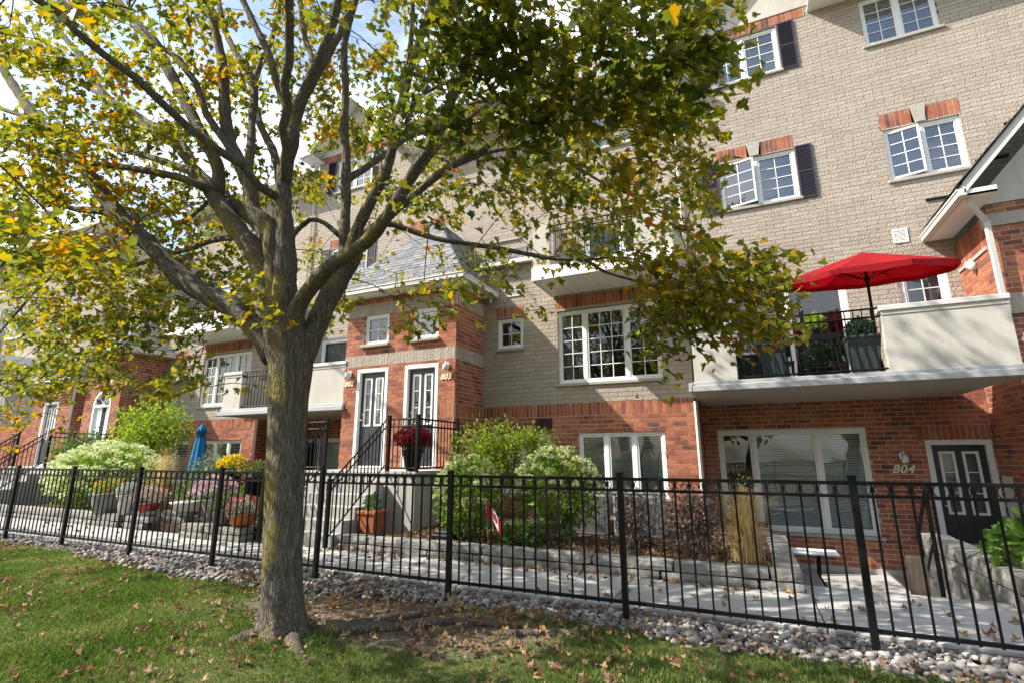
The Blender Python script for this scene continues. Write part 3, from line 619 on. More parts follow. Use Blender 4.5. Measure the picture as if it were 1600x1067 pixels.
    # tall tan wing beyond, its shaded side wall and a corner pipe
def wing_F(h):
    wall(h, 'side_wall', Plane('r', -19.9), 9.0, YA+.5, [(.1, 3.9, 'run', 'red')], (), depth=.12)
    wall(h, 'side_wall', Plane('r', -21.1), 9.9, YB, [(2.0, 9.9, 'run', 'tan')], (), backing=MORTT, depth=.12)
    MB().box(-20.7, -19.16, YA+.02, YA+.2, .1, 9.5).build('link_wall', TAN, h)
    wall(h, 'front_wall', Plane('f', 9.9), -34, -21.1, [(.1, 2.6, 'run', 'red'), (2.6, 9.9, 'run', 'tan')], [hole(-24.6, -23, 6.3, 7.7), hole(-24.6, -23, 3.4, 4.8), hole(-29, -27, 6.3, 7.7), hole(-29, -27, 3.4, 4.8), hole(-24.6, -23, .8, 1.9)], backing=MORTT)
    for (a, b, c, d) in ((-24.6, -23, 6.3, 7.7), (-24.6, -23, 3.4, 4.8), (-29, -27, 6.3, 7.7), (-29, -27, 3.4, 4.8), (-24.6, -23, .8, 1.9)): window(h, 9.9, a, b, c, d, sash=(1, 1), grid=((2, 4), (2, 4)), fill='blind')
    wall(h, 'porch_front', Plane('f', 9.0), -22.4, -19.9, [(.1, 3.9, 'run', 'red')], [(-21.7, -20.8, 1.2, 3.3)], depth=.12)
    door(h, 9.0, -21.7, -20.8, 1.2, 3.3, label='dark front door of the far porch')
    eave(h, -22.7, -19.6, 8.7, 9.9, 3.92)
    slabroof(h, [((-22.8, 8.6, 4.03), (-19.5, 8.6, 4.03), (-20.6, 9.9, 5.1), (-21.7, 9.9, 5.1)), ((-19.5, 8.6, 4.03), (-19.5, 9.9, 4.03), (-20.6, 9.9, 5.1), (-20.6, 9.9, 5.1))])
    b = MB().box(-30, -25.4, 8.7, 9.89, 5.0, 5.3).build('balcony', WHITE, h)
    MB().box(-30, -28, 8.7, 8.9, 5.31, 6.2).box(-26.2, -25.4, 8.7, 8.9, 5.31, 6.2).build('parapet', STUC, b)
    railing(h, [(-28, 8.8, 5.3), (-26.2, 8.8, 5.3)], .95, name='balcony_railing')
    MB().box(-34, -20.9, 9.3, 9.95, 9.9, 9.94).build('soffit', WHITE, h); MB().box(-34, -20.8, 9.2, 9.3, 9.88, 10.02).build('gutter', CREAM, h)
    slabroof(h, [((-34, 9.25, 10.03), (-20.8, 9.25, 10.03), (-20.8, 13, 12.6), (-34, 13, 12.6))])
    pipe(h, [(-21.05, 9.85, 9.7), (-21.05, 9.85, 4.4)]); pipe(h, [(-19.85, 8.95, 3.9), (-19.85, 8.95, .2)], .04)
    MB().box(-34, -21.3, 10.6, 18, 0, 9.8).build('house_core', STUC, h)
def porch_C(h):
    x0 = 3.9
    zs = [(-.62, 3.66, 'run', 'red'), (3.66, 3.98, 'sold', 'tan'), (3.98, 5.12, 'run', 'red')]
    wall(h, 'porch_side', Plane('l', x0), YC+.0, YB-.01, [(-.62, 4.86, 'run', 'red'), (4.86, 5.36, 'sold', 'red')], (), depth=.12)
    wall(h, 'porch_front', Plane('f', YC), x0+.005, 8.5, zs, (), depth=.18)
    MB().box(x0-.03, 8.5, YC-.03, YC+.15, 5.13, 5.34).build('stone_band', SILLM, h)
    MB().box(x0-.02, x0+.0, YC+.16, YB-.02, 4.80, 4.86).build('stone_band', SILLM, h)
    wall(h, 'porch_front', Plane('f', YC-.002), x0+.02, 8.5, [(5.35, 5.51, 'run', 'red')], (), depth=.12)
    MB().box(x0-.04, x0+.0, YC+1.0, YC+1.3, .2, 1.15).build('meter_box', CREAM, h)
    gx, gz = 6.3, 8.4
    MB().poly([(3.75, YC-.02, 5.52), (8.85, YC-.02, 5.52), (gx, YC-.02, gz)], (0, .1, 0)).build('gable', STUC, h)
    MB().box(3.53, x0+.0, 9.62, YB-.02, 5.50, 5.53).box(3.53, 3.9, 9.62, 9.64, 5.5, 5.6).build('soffit', WHITE, h)
    MB().box(3.42, 3.528, 9.6, YB-.02, 5.50, 5.62).box(3.405, 3.42, 9.6, YB-.02, 5.59, 5.63).build('gutter', CREAM, h, bevel=.012)
    e = Vector((3.5, 9.6, 5.53)); t = Vector((gx, 9.6, 8.75))
    MB().poly([e, t, t+Vector((0, 0, .22)), e+Vector((0, 0, .2))], (0, .03, 0)).build('rake_board', CREAM, h)
    MB().poly([e+Vector((0, .03, .02)), t+Vector((0, .03, .02)), t+Vector((0, .6, .02)), e+Vector((0, .6, .02))], (0, 0, .02)).build('rake_soffit', WHITE, h)
    A = e+Vector((-.06, -.03, .18)); D = t+Vector((0, -.03, .24)); Bk = Vector((0, YB-9.62, 0))
    slabroof(h, [(A+Bk, A, D, D+Bk)])
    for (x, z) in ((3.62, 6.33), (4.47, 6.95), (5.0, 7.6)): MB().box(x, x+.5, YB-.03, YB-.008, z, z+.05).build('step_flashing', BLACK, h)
    pipe(h, [(3.58, 9.75, 5.5), (3.62, 9.8, 5.38), (3.86, 10.08, 5.18), (3.86, 10.1, 3.6)], .045)
    pipe(h, [(3.55, YP+.1, 2.52), (3.62, YP+.4, 2.3), (3.86, 10.0, 1.9), (3.86, 10.1, -.3)], .045)
    walllamp(h, 3.84, 11.0, 4.75)
    number(h, '8', 3.98, YC, 3.2, .17)
    MB().box(x0+.1, 8.5, YC+.2, YB+.5, -.6, 5.4).build('porch_core', STUC, h)
hC = empty('townhouse', 'townhouse porch at the right edge with gable roof, red brick corner and tan stone bands', 'townhouse', 'attached brick townhouses in one row')
hB = empty('townhouse', 'tall tan brick townhouse bay above door 804 with dark shutters and stucco balcony', 'townhouse', 'attached brick townhouses in one row')
hA = empty('townhouse', 'townhouse bay with red brick porch holding doors 802 and 803 and a wide white window', 'townhouse', 'attached brick townhouses in one row')
hD = empty('townhouse', 'recessed townhouse bay directly behind the maple trunk with a long stucco balcony', 'townhouse', 'attached brick townhouses in one row')
hE = empty('townhouse', 'townhouse bay with arched white door and hipped porch roof, left of the maple trunk', 'townhouse', 'attached brick townhouses in one row')
hF = empty('townhouse', 'farthest townhouse wing at the left edge with shaded tan side wall', 'townhouse', 'attached brick townhouses in one row')
T = -11.86
bay_B(hB, 0); bay_A(hA, 0); porch_P(hA); porch_C(hC); bay_B(hD, T, False); bay_A(hE, T, 'E'); arch_E(hE); wing_F(hF)
walllamp(hB, 2.55, YB, 1.48); number(hB, '804', 2.36, YB, 1.18, .15)
for h in (hA, hB, hC, hD, hE, hF): flush_bricks(h)
# ================================================================== GROUND
def yb(x):   # wavy edge between lawn and pebbles
    pts = [(-40, 4.9), (-12.6, 4.8), (-8.5, 4.55), (-6, 4.42), (-4.6, 4.45), (-3.0, 4.8), (-1.6, 4.66), (-.3, 4.6), (1.1, 4.52), (3, 4.5), (60, 4.5)]
    return np.interp(x, [p[0] for p in pts], [p[1] for p in pts])+.03*np.sin(x*5.1)+.02*np.sin(x*11.7+1)
def gz(x, y): return .05+.015*np.sin(x*1.7+y)+.01*np.sin(y*3.1-x*.6)+.05*np.exp(-((x+3.6)**2+(y-3.4)**2)/.5)
LAWN = mat('lawn_soil', (.12, .125, .04), (.07, .075, .03), scale=5, rough=1, bump=.8, bscale=60)
def finish_lawn():
    N, L = nodes(LAWN); b = N['Principled BSDF']; geo = N.new('ShaderNodeNewGeometry'); old = b.inputs['Base Color'].links[0].from_socket
    mpn = N.new('ShaderNodeMapping'); mpn.inputs['Location'].default_value = (3.2/1.75, -4.15/.72, 0); mpn.inputs['Scale'].default_value = (1/1.75, 1/.72, 0); L.new(geo.outputs['Position'], mpn.inputs[0])
    ln = N.new('ShaderNodeVectorMath'); ln.operation = 'LENGTH'; L.new(mpn.outputs[0], ln.inputs[0])
    nn = N.new('ShaderNodeTexNoise'); nn.inputs['Scale'].default_value = 3; nn.inputs['Detail'].default_value = 6; L.new(geo.outputs['Position'], nn.inputs['Vector'])
    a = N.new('ShaderNodeMath'); a.operation = 'MULTIPLY_ADD'; a.inputs[1].default_value = .9; L.new(nn.outputs['Fac'], a.inputs[0]); L.new(ln.outputs['Value'], a.inputs[2])
    c = N.new('ShaderNodeValToRGB'); c.color_ramp.elements[0].position = 1.0; c.color_ramp.elements[0].color = (1, 1, 1, 1); c.color_ramp.elements[1].position = 1.0; c.color_ramp.elements[0].position = .0
    mr = N.new('ShaderNodeMapRange'); mr.inputs['From Min'].default_value = 1.05; mr.inputs['From Max'].default_value = 1.6; mr.inputs['To Min'].default_value = 1; mr.inputs['To Max'].default_value = 0; L.new(a.outputs[0], mr.inputs['Value'])
    n3 = N.new('ShaderNodeTexNoise'); n3.inputs['Scale'].default_value = 26; n3.inputs['Detail'].default_value = 6; L.new(geo.outputs['Position'], n3.inputs['Vector'])
    sc = N.new('ShaderNodeValToRGB'); sc.color_ramp.elements[0].position = .35; sc.color_ramp.elements[0].color = (.06, .042, .03, 1); sc.color_ramp.elements[1].position = .68; sc.color_ramp.elements[1].color = (.22, .165, .12, 1); L.new(n3.outputs['Fac'], sc.inputs[0])
    m_ = N.new('ShaderNodeMixRGB'); L.new(mr.outputs[0], m_.inputs[0]); L.new(old, m_.inputs[1]); L.new(sc.outputs[0], m_.inputs[2]); L.new(m_.outputs[0], b.inputs['Base Color'])
finish_lawn()
def grid_mesh(name, xs, ts, fy, fz, m):
    v = []; f = []
    for x in xs:
        for t in ts: y = fy(x, t); v.append((x, y, fz(x, y)))
    n = len(ts)
    for i in range(len(xs)-1):
        for j in range(n-1): f.append((i*n+j, (i+1)*n+j, (i+1)*n+j+1, i*n+j+1))
    me = bpy.data.meshes.new(name); me.from_pydata(v, [], f); me.materials.append(m); me.polygons.foreach_set('use_smooth', [True]*len(f))
    return tag(link(bpy.data.objects.new(name, me)), kind='structure')
xs = [-200, -80, -40]+list(np.arange(-20, 6, .12))+[10, 30, 80, 200]
ts = [0, .5, .8, .9, .95]+list(np.linspace(.96, 1, 50))
grid_mesh('lawn', xs, ts, lambda x, t: -150+(yb(x)+150)*t, lambda x, y: float(gz(x, y)) if y > -5 else .05, LAWN)
tag(MB().box(-60, 30, 4.2, 5.16, -.3, .03).build('pebble_bed', SOIL), kind='structure')
tag(MB().box(-200, 200, 18, 400, -.3, .0).box(-200, -60, 4.2, 18, -.3, 0).box(30, 200, 4.2, 18, -.3, 0).build('ground', LAWN), kind='structure')
pth = tag(MB().box(-60, 30, 5.16, 6.34, -.3, .08).box(.42, 2.2, 6.34, 7.05, -.9, .02).box(-60, 30, 5.0, 18, -1.3, -1.0).build('path', CONC), kind='structure')
sb = {}
for k in range(-22, 4):
    a = .45+1.8*k; a1 = a+1.8
    MB().box(a+.006, a1-.006, 5.16, 6.33, .08, .12).build('slab', CONC, pth, bevel=.008)
MB().box(.42, 2.2, 6.342, 7.05, .02, .055).build('slab', CONC, pth, bevel=.008)
tag(MB().box(.38, 3.9, 7.05, YB-.02, -.9, -.6).build('lower_patio', CONC), kind='structure')
stp = tag(MB().box(1.7, 2.15, 7.06, 7.36, -.6, -.06).box(1.7, 2.15, 7.36, 7.66, -.6, -.24).box(1.7, 2.15, 7.66, 7.96, -.6, -.42).build('steps_down', CONC), kind='structure')
# planting beds
tag(MB().box(-5.28, .20, 6.5, YA, -.3, .28).box(-.85, .20, YA, YB-.02, -.9, .22).build('garden_bed', SOIL), kind='structure')
tag(MB().box(-30, -19.3, 6.5, 9.0, -.3, .28).box(-17.5, -7.6, 6.5, YA, -.3, .28).box(-12.7, -8.4, YA, YB, -.3, .28).build('garden_bed', SOIL), kind='structure')
tag(MB().box(2.45, 7, 6.7, 9.8, -.9, .25).build('garden_bed', SOIL), kind='structure')
# ------------------------------------------------------------------ block edging and retaining walls
def stone(x0, x1, y0, y1, z0, z1, parent):
    m_ = MB(); nx = 4 if (x1-x0) > (y1-y0) else 2; ny = 2 if nx == 4 else 4; v = []; f = []
    import itertools
    def P(i, j, k):
        x = x0+(x1-x0)*i/nx; y = y0+(y1-y0)*j/ny; z = z0+(z1-z0)*k/2
        s_ = lambda t, n: -1 if t == 0 else (1 if t == n else 0)
        q = (abs(s_(i, nx))+abs(s_(j, ny))+abs(s_(k, 2)))
        sh = .007*(q-1) if q > 1 else 0
        return (x-s_(i, nx)*sh+random.uniform(-1, 1)*.003, y-s_(j, ny)*sh+random.uniform(-1, 1)*.007, z-s_(k, 2)*sh*.7+random.uniform(-1, 1)*.003)
    idx = {}
    for i in range(nx+1):
        for j in range(ny+1):
            for k in range(3):
                if i in (0, nx) or j in (0, ny) or k in (0, 2): idx[i, j, k] = len(v); v.append(P(i, j, k))
    for i in range(nx):
        for j in range(ny):
            f.append((idx[i, j, 2], idx[i+1, j, 2], idx[i+1, j+1, 2], idx[i, j+1, 2]))
    for i in range(nx):
        for k in range(2):
            f.append((idx[i, 0, k], idx[i+1, 0, k], idx[i+1, 0, k+1], idx[i, 0, k+1])); f.append((idx[i+1, ny, k], idx[i, ny, k], idx[i, ny, k+1], idx[i+1, ny, k+1]))
    for j in range(ny):
        for k in range(2):
            f.append((idx[nx, j, k], idx[nx, j+1, k], idx[nx, j+1, k+1], idx[nx, j, k+1])); f.append((idx[0, j+1, k], idx[0, j, k], idx[0, j, k+1], idx[0, j+1, k+1]))
    me = bpy.data.meshes.new('stone'); me.from_pydata(v, [], f); me.materials.append(STONE)
    return link(bpy.data.objects.new('stone', me), parent)
def stone_wall(x0, y0, x1, y1, z0, hs, th, label, cat='retaining wall', L=.85):
    e = empty('garden_wall', label, cat); dx_, dy_ = x1-x0, y1-y0; D = math.hypot(dx_, dy_); z = z0; along = abs(dx_) > abs(dy_)
    for r_, h_ in enumerate(hs):
        t = -random.uniform(0, .2)
        while t < D-.02:
            t1 = min(D, t+L*random.uniform(.85, 1.2)); a = max(0, t)
            if t1-a > .06:
                p = (x0+dx_*a/D, y0+dy_*a/D); q = (x0+dx_*t1/D, y0+dy_*t1/D); set_ = -.012*(r_ % 2)+random.uniform(-.008, .008)
                if along: stone(p[0]+.004, q[0]-.004, p[1]+set_+r_*.015, p[1]+th, z+.003, z+h_-.003, e)
                else: stone(p[0]+set_, p[0]+th, min(p[1], q[1])+.004, max(p[1], q[1])-.004, z+.003, z+h_-.003, e)
            t = t1
        z += h_
    return e
stone_wall(-5.9, 6.33, .40, 6.33, .11, (.10, .11), .26, 'low grey block edging wall in front of the middle garden bed, two courses high')
stone_wall(.12, 6.62, .12, 9.2, -.6, (.2, .2, .2, .19, .12), .28, 'short block return wall at the open end of the bed, beside the tan grass tuft')
stone_wall(-17.4, 6.33, -11.6, 6.33, .11, (.12, .14), .26, 'low block edging wall below the big pale hydrangea at left')
stone_wall(-11.5, 6.36, -9.3, 6.9, .11, (.13, .13, .1), .26, 'dark stacked block planter wall behind the red flower bowl')
stone_wall(-9.25, 6.05, -7.7, 6.05, .11, (.12, .12), .3, 'flat stone ledge carrying the orange bowl, left of the maple trunk')
stone_wall(2.2, 6.62, 2.2, 9.8, -.6, (.2, .2, .2, .2, .18), .3, 'grey block retaining wall running back towards door 804')
stone_wall(2.2, 6.35, 6.5, 6.35, .11, (.14, .12), .28, 'grey block edging in front of the leafy bed at the right edge')
# ------------------------------------------------------------------ concrete porch steps
def steps(dx, xl, xr, label, lbl_l, lbl_r, corner_rail=True):
    e = empty('porch_steps', label, 'steps'); top = 1.23; n = 6; yT = 7.5; tr = .245; rise = (top-.13)/n
    MB().box(xl-.5+dx, -5.3+dx if corner_rail else xr+.15+dx, yT, YP-.01, .0, top-.06).build('landing_base', PARG, e)
    MB().box(xl-.5+dx, -5.27+dx if corner_rail else xr+.18+dx, yT-.03, YP-.012, top-.058, top).build('landing', CONC, e, bevel=.01)
    for i in range(n-1):
        MB().box(xl+dx, xr+dx, yT-tr*(i+1), yT-tr*i-.032*(i == 0), .0, top-rise*(i+1)).build('step', CONC, e, bevel=.012)
    yb_ = yT-tr*(n-1)
    r_ = empty('stair_railing', lbl_r, 'railing', 'black iron porch railings')
    f0 = (xr+dx-.04, yT, top+.0); f1 = (xr+dx-.04, yb_-.08, .16)
    if corner_rail:
        railing(r_, [(-5.93+dx, yT+.03, top), (-5.30+dx, yT+.03, top), (-5.30+dx, YP-.1, top)], .92, [(-5.93+dx, yT+.03, top), (-5.30+dx, yT+.03, top), (-5.30+dx, YP-.06, top)], name='landing_rail')
    else: railing(r_, [(xr+.1+dx, yT+.03, top), (xr+.1+dx, YP-.1, top)], .92, [(xr+.1+dx, yT+.03, top), (xr+.1+dx, YP-.06, top)], name='landing_rail')
    railing(r_, [f0, f1], .92, [f1], name='sloping_rail', bottom=.1)
    l_ = empty('stair_railing', lbl_l, 'railing', 'black iron porch railings')
    g0 = (xl+dx+.04, yT, top); g1 = (xl+dx+.04, yb_-.08, .16)
    railing(l_, [g0, g1], .92, [g0, g1], name='sloping_rail', bottom=.1)
    railing(l_, [(xl-.46+dx, yT+.03, top), (xl+dx, yT+.03, top)], .92, name='landing_rail')
    return e
steps(0, -7.45, -5.93, 'concrete steps and landing in front of doors 802 and 803', 'black railing on the far side of the steps, right of the maple trunk', 'black railing on the near side of the steps, beside the red flowers')
steps(T, -7.35, -5.75, 'concrete steps below the arched door at far left', 'black railing farthest left, on the far side of the arched door steps', 'black railing on the near side of the arched door steps, behind pale hydrangea', False)
# ------------------------------------------------------------------ iron fence
fen = empty('iron_fence', 'long black iron fence with rings under its top rail, between lawn and path', 'fence')
YF = 4.87; FX = [.72-1.845*k for k in range(-2, 15)]
def smesh(name, mb, m):
    me = bpy.data.meshes.new(name); me.from_pydata(mb.v, [], mb.f); me.materials.append(m); return me
pm = smesh('picket', MB().box(-.0075, .0075, -.0075, .0075, .20, 1.30), BLACK)
post = smesh('post', MB().box(-.025, .025, -.025, .025, -.05, 1.325).box(-.03, .03, -.03, .03, 1.325, 1.345), BLACK)
ring = MB(); 
for k in range(16):
    a0, a1 = 2*math.pi*k/16, 2*math.pi*(k+1)/16; r0, r1 = .0475, .054
    ring.poly([(r0*math.cos(a0), -.006, r0*math.sin(a0)), (r1*math.cos(a0), -.006, r1*math.sin(a0)), (r1*math.cos(a1), -.006, r1*math.sin(a1)), (r0*math.cos(a1), -.006, r0*math.sin(a1))], (0, .012, 0))
ring = smesh('ring', ring, BLACK)
for i, x in enumerate(FX):
    o = link(bpy.data.objects.new('post', post), fen); o.location = (x, YF, 0)
    if i < len(FX)-1:
        x2 = FX[i+1]
        for z, hh in ((1.285, .014), (1.185, .012), (.225, .014)): MB().box(x2+.026, x-.026, YF-.014, YF+.014, z-hh, z+hh).build('rail', BLACK, fen)
        for k in range(15):
            xx = x2+(x-x2)*(k+.5)/15
            if k < 15:
                r_ = link(bpy.data.objects.new('ring', ring), fen); r_.location = (xx, YF, 1.235)
            if k: 
                q = link(bpy.data.objects.new('picket', pm), fen); q.location = (x2+(x-x2)*k/15, YF, 0)
# ------------------------------------------------------------------ balcony furniture
u = empty('patio_umbrella', 'open red patio umbrella standing on the balcony above door 804', 'umbrella')
ux, uy = 2.07, 9.75
MB().tube([(ux, uy, 2.7), (ux, uy, 4.8)], .022, 10).lathe((ux, uy, 2.69), [(.24, 0), (.24, .05), (.05, .09), (.03, .3)], 18).build('pole', BLACK, u, True)
cn = MB(); ribs = MB(); rim = []; top = Vector((ux, uy, 4.84))
for k in range(8):
    a0 = 2*math.pi*(k+.5)/8; rim.append(Vector((ux+1.27*math.cos(a0), uy+.62*math.sin(a0), 4.46+.03*math.sin(a0))))
for k in range(8):
    p, q = rim[k], rim[(k+1) % 8]; n = 6; row = []
    for i in range(n+1):
        t = i/n; a, b = top.lerp(p, t), top.lerp(q, t); sag = -.05*math.sin(math.pi*t)
        row.append([a, (a+b)/2+Vector((0, 0, -.05*t)), b])
    for i in range(n):
        for j in range(2): cn.poly([row[i][j], row[i+1][j], row[i+1][j+1], row[i][j+1]] if i else [row[0][0], row[1][j], row[1][j+1]])
    cn.poly([p, q, q+Vector((0, 0, -.09)), (p+q)/2+Vector((0, 0, -.12)), p+Vector((0, 0, -.09))])
    ribs.tube([top+Vector((0, 0, -.03)), p+Vector((0, 0, -.02))], .007, 5).tube([Vector((ux, uy, 4.35)), top.lerp(p, .55)+Vector((0, 0, -.03))], .007, 5)
cn.build('canopy', REDC, u); ribs.build('rib', BLACK, u)
MB().lathe((ux, uy, 4.3), [(.03, 0), (.045, .03), (.03, .1)], 10).build('hub', BLACK, u, True)
# leaf templates
def leaf_t(kind):
    if kind == 'maple':
        o = [(0, 0), (.13, -.06), (.36, -.02), (.30, .14), (.55, .30), (.36, .40), (.33, .52), (.14, .56), (.16, .78), (0, 1.0)]
        v = []; f = []
        for s_ in (1, -1):
            n = len(v); v += [(s_*x, y-.05, abs(x)*.28-.12*(y-.4)**2) for x, y in o]; f.append(tuple(range(n, n+len(o))) if s_ > 0 else tuple(range(n+len(o)-1, n-1, -1)))
        return np.array(v), f
    if kind == 'oval': return np.array([(0, 0, 0), (.26, .35, .06), (.2, .75, .04), (0, 1, -.06), (-.2, .75, .04), (-.26, .35, .06)]), [(0, 1, 2, 3), (0, 3, 4, 5)]
    if kind == 'blade': return np.array([(-.02, 0, 0), (.02, 0, 0), (.013, .6, .05), (0, 1, .2), (-.013, .6, .05)]), [(0, 1, 2, 3, 4)]
    if kind == 'petal': return np.array([(0, 0, 0), (.35, .5, .1), (0, 1, 0), (-.35, .5, .1)]), [(0, 1, 2, 3)]
def rand_dirs(n, zb=0, flat=1):
    d = rng.normal(size=(n, 3)); d[:, 2] = d[:, 2]*flat+zb; return d/np.linalg.norm(d, axis=1, keepdims=True)
def cloud(c, r, n, shell=.55, lo=-1):
    d = rng.normal(size=(n*2, 3)); d /= np.linalg.norm(d, axis=1, keepdims=True); d = d[d[:, 2] > lo][:n]
    rad = (shell+(1-shell)*rng.random(len(d)))[:, None]*(1+.16*np.sin(d[:, :1]*7+c[0]*3)*np.cos(d[:, 1:2]*6+d[:, 2:3]*5))
    return np.array(c)+d*rad*np.array(r), d
def foliage(name, parent, c, r, n, size, m, kind='oval', lo=-1, shell=.5, top=None):
    P, d = cloud(c, r, n, shell, lo); dirs = d*.7+rand_dirs(len(P), -.1)*.8; up = rand_dirs(len(P), 1.2)
    A = basis(dirs, up)*(size*rng.uniform(.6, 1.25, len(P)))[:, None, None]; tv, tf = leaf_t(kind)
    o = scatter(name, tv, tf, A, P, m, parent); return o
def stems(parent, c, r, z0, n, m=WOOD, rad=.006):
    mb = MB()
    for i in range(n):
        d = rand_dirs(1, .5)[0]; e = Vector(c)+Vector((d[0]*r[0]*.8, d[1]*r[1]*.8, abs(d[2])*r[2]*.8)); b = Vector((c[0]+random.uniform(-.12, .12), c[1]+random.uniform(-.1, .1), z0-.02))
        mid = b.lerp(e, .5)+Vector((random.uniform(-.08, .08), random.uniform(-.08, .08), .1)); mb.tube([b, mid, e], [rad*1.5, rad, rad*.5], 5)
    mb.build('stem', m, parent)
def blooms(parent, pts, r, m, n=60, name='flower_head'):
    """each flower head is its own mesh of small petals, sharing data"""
    me = None
    for p, s_ in pts:
        if me is None:
            P, d = cloud((0, 0, 0), (1, 1, .72), n, .85, -.5); A = basis(rand_dirs(len(P)), d+1e-3)*(.42*rng.uniform(.8, 1.2, len(P)))[:, None, None]; tv, tf = leaf_t('petal')
            tv = tv*np.array([1, 1, 1])-np.array([0, .5, 0]); o = scatter(name, tv, tf, A, P, m, parent, kind=None); me = o.data
            core = None
        else: o = link(bpy.data.objects.new(name, me), parent)
        o.location = p; o.scale = (r*s_,)*3; o.rotation_euler = (random.uniform(-.3, .3), random.uniform(-.3, .3), random.uniform(0, 6))
def shrub(label, cat, c, r, z0, n, size, m, kind='oval', name='shrub', nstem=14, group=None, shell=.35, lo=-1):
    e = empty(name, label, cat, group); foliage('foliage', e, c, r, n, size, m, kind, lo, shell); stems(e, c, r, z0, nstem); return e
def square_pot(e, x, y, z, wt, wb, h, m, name='pot'):
    mb = MB(); a, b = wb/2, wt/2; v = [(-a, -a, 0), (a, -a, 0), (a, a, 0), (-a, a, 0), (-b, -b, h), (b, -b, h), (b, b, h), (-b, b, h), (-b-.02, -b-.02, h), (b+.02, -b-.02, h), (b+.02, b+.02, h), (-b-.02, b+.02, h), (-b-.02, -b-.02, h+.05), (b+.02, -b-.02, h+.05), (b+.02, b+.02, h+.05), (-b-.02, b+.02, h+.05)]
    mb.v = [(p[0]+x, p[1]+y, p[2]+z) for p in v]; mb.f = [(3, 2, 1, 0)]
    for k in (0, 4, 8):
        for i in range(4): j = (i+1) % 4; mb.f.append((k+i, k+j, k+4+j, k+4+i))
    mb.f.append((12, 13, 14, 15)); return mb.build(name, m, e, bevel=.008)
for (x, lb) in ((1.79, 'dark square planter with clipped boxwood ball, right of the balcony table'), (.50, 'dark square planter with boxwood ball, left of the balcony table')):
    e = empty('planter', lb, 'planter', 'square boxwood planters on the balcony'); square_pot(e, x, 9.4, 2.69, .44, .30, .58, SLATE)
    foliage('boxwood_ball', e, (x, 9.4, 3.42), (.2, .2, .2), 2600, .035, BOXW, shell=.8)
    MB().lathe((x, 9.4, 3.42), [(.02, -.15), (.12, -.11), (.16, 0), (.12, .11), (.02, .15)], 14).build('inner_growth', BOXW, e, True)
e = empty('bar_table', 'tall black slatted bar table in the middle of the balcony', 'table'); tb = MB()
for k in range(9): tb.box(.86, 1.52, 9.45+k*.052, 9.45+k*.052+.036, 3.42, 3.44)
tb.box(.84, .87, 9.43, 9.93, 3.39, 3.445).box(1.51, 1.54, 9.43, 9.93, 3.39, 3.445).box(.87, 1.51, 9.43, 9.446, 3.35, 3.42); tb.build('table_top', BLACK, e)
for (a, b) in ((.95, 9.5), (1.43, 9.5), (.95, 9.86), (1.43, 9.86)): MB().tube([(a, b, 3.4), (a+(a-1.19)*.25, b, 2.69)], .014, 6).build('leg', BLACK, e)
MB().tube([(.9, 9.5, 2.9), (1.48, 9.5, 2.9)], .01, 5).tube([(.9, 9.5, 3.2), (1.48, 9.5, 3.2)], .01, 5).build('stretcher', BLACK, e)
e = empty('potted_plant', 'lime green trailing plant in a pot on the balcony table', 'potted plant'); MB().lathe((1.2, 9.7, 3.445), [(.08, 0), (.11, .12), (.12, .14)], 14).build('pot', SLATE, e, True); foliage('foliage', e, (1.2, 9.7, 3.68), (.2, .18, .15), 420, .07, BRIGHTL)
e = empty('storage_box', 'dark wicker storage box at the left end of the balcony railing', 'storage box'); MB().box(-.04, .32, 9.3, 9.8, 2.69, 3.16).build('box_body', SLATE, e, bevel=.01); MB().box(-.06, .34, 9.28, 9.82, 3.162, 3.2).build('lid', WHITE, e)
wk = MB()
for k in range(12):
    for j in range(9): wk.box(-.035+j*.04, -.003+j*.04, 9.293, 9.299, 2.72+k*.036, 2.745+k*.036)
o = wk.build('wicker_weave', BLACK, e); o['kind'] = 'stuff'
e = empty('folding_chair', 'black metal folding chair between wicker box and left planter', 'chair')
MB().box(.5, .9, 10.2, 10.6, 3.12, 3.15).build('seat', BLACK, e); MB().box(.5, .9, 10.6, 10.63, 3.3, 3.62).build('backrest', BLACK, e)
for (a, b) in ((.52, 10.2), (.88, 10.2), (.52, 10.6), (.88, 10.6)): MB().tube([(a, b, 3.13 if b < 10.5 else 3.62), (a, b+(.3 if b < 10.5 else -.3), 2.69)], .012, 5).build('leg', BLACK, e)
# ------------------------------------------------------------------ items round the steps and beds
e = empty('flower_pot', 'black urn with a round crimson chrysanthemum on the landing rail of door 803', 'potted flowers')
MB().lathe((-5.62, 7.85, 1.235), [(.10, 0), (.13, .05), (.17, .25), (.20, .36), (.21, .38)], 18).build('pot', BLACK, e, True)
foliage('foliage', e, (-5.62, 7.85, 1.70), (.24, .24, .1), 500, .06, MIDL)
MB().lathe((-5.62, 7.85, 1.76), [(.05, -.12), (.22, -.06), (.26, .04), (.2, .16), (.05, .24)], 16).build('flower_core', FRED, e, True)
foliage('blossoms', e, (-5.62, 7.85, 1.78), (.34, .34, .27), 3200, .035, FRED, 'petal', -.35, .86)
e = empty('terracotta_pot', 'square terracotta pot beside the concrete steps, with a small dark plant', 'pot'); square_pot(e, -5.72, 6.95, .28, .36, .28, .3, TERRA); foliage('foliage', e, (-5.72, 6.95, .72), (.14, .14, .14), 120, .08, MIDL)
e = empty('splash_box', 'low black plastic box lying under the hydrangea near the steps', 'box'); MB().box(-4.45, -4.05, 6.75, 7.1, .28, .36).build('box_body', BLACK, e, bevel=.02); MB().box(-4.4, -4.1, 6.8, 7.05, .362, .4).build('lid', SLATE, e, bevel=.01)
e = empty('garden_flag', 'small red and white maple leaf flag on a stick in front of the hydrangea', 'flag')
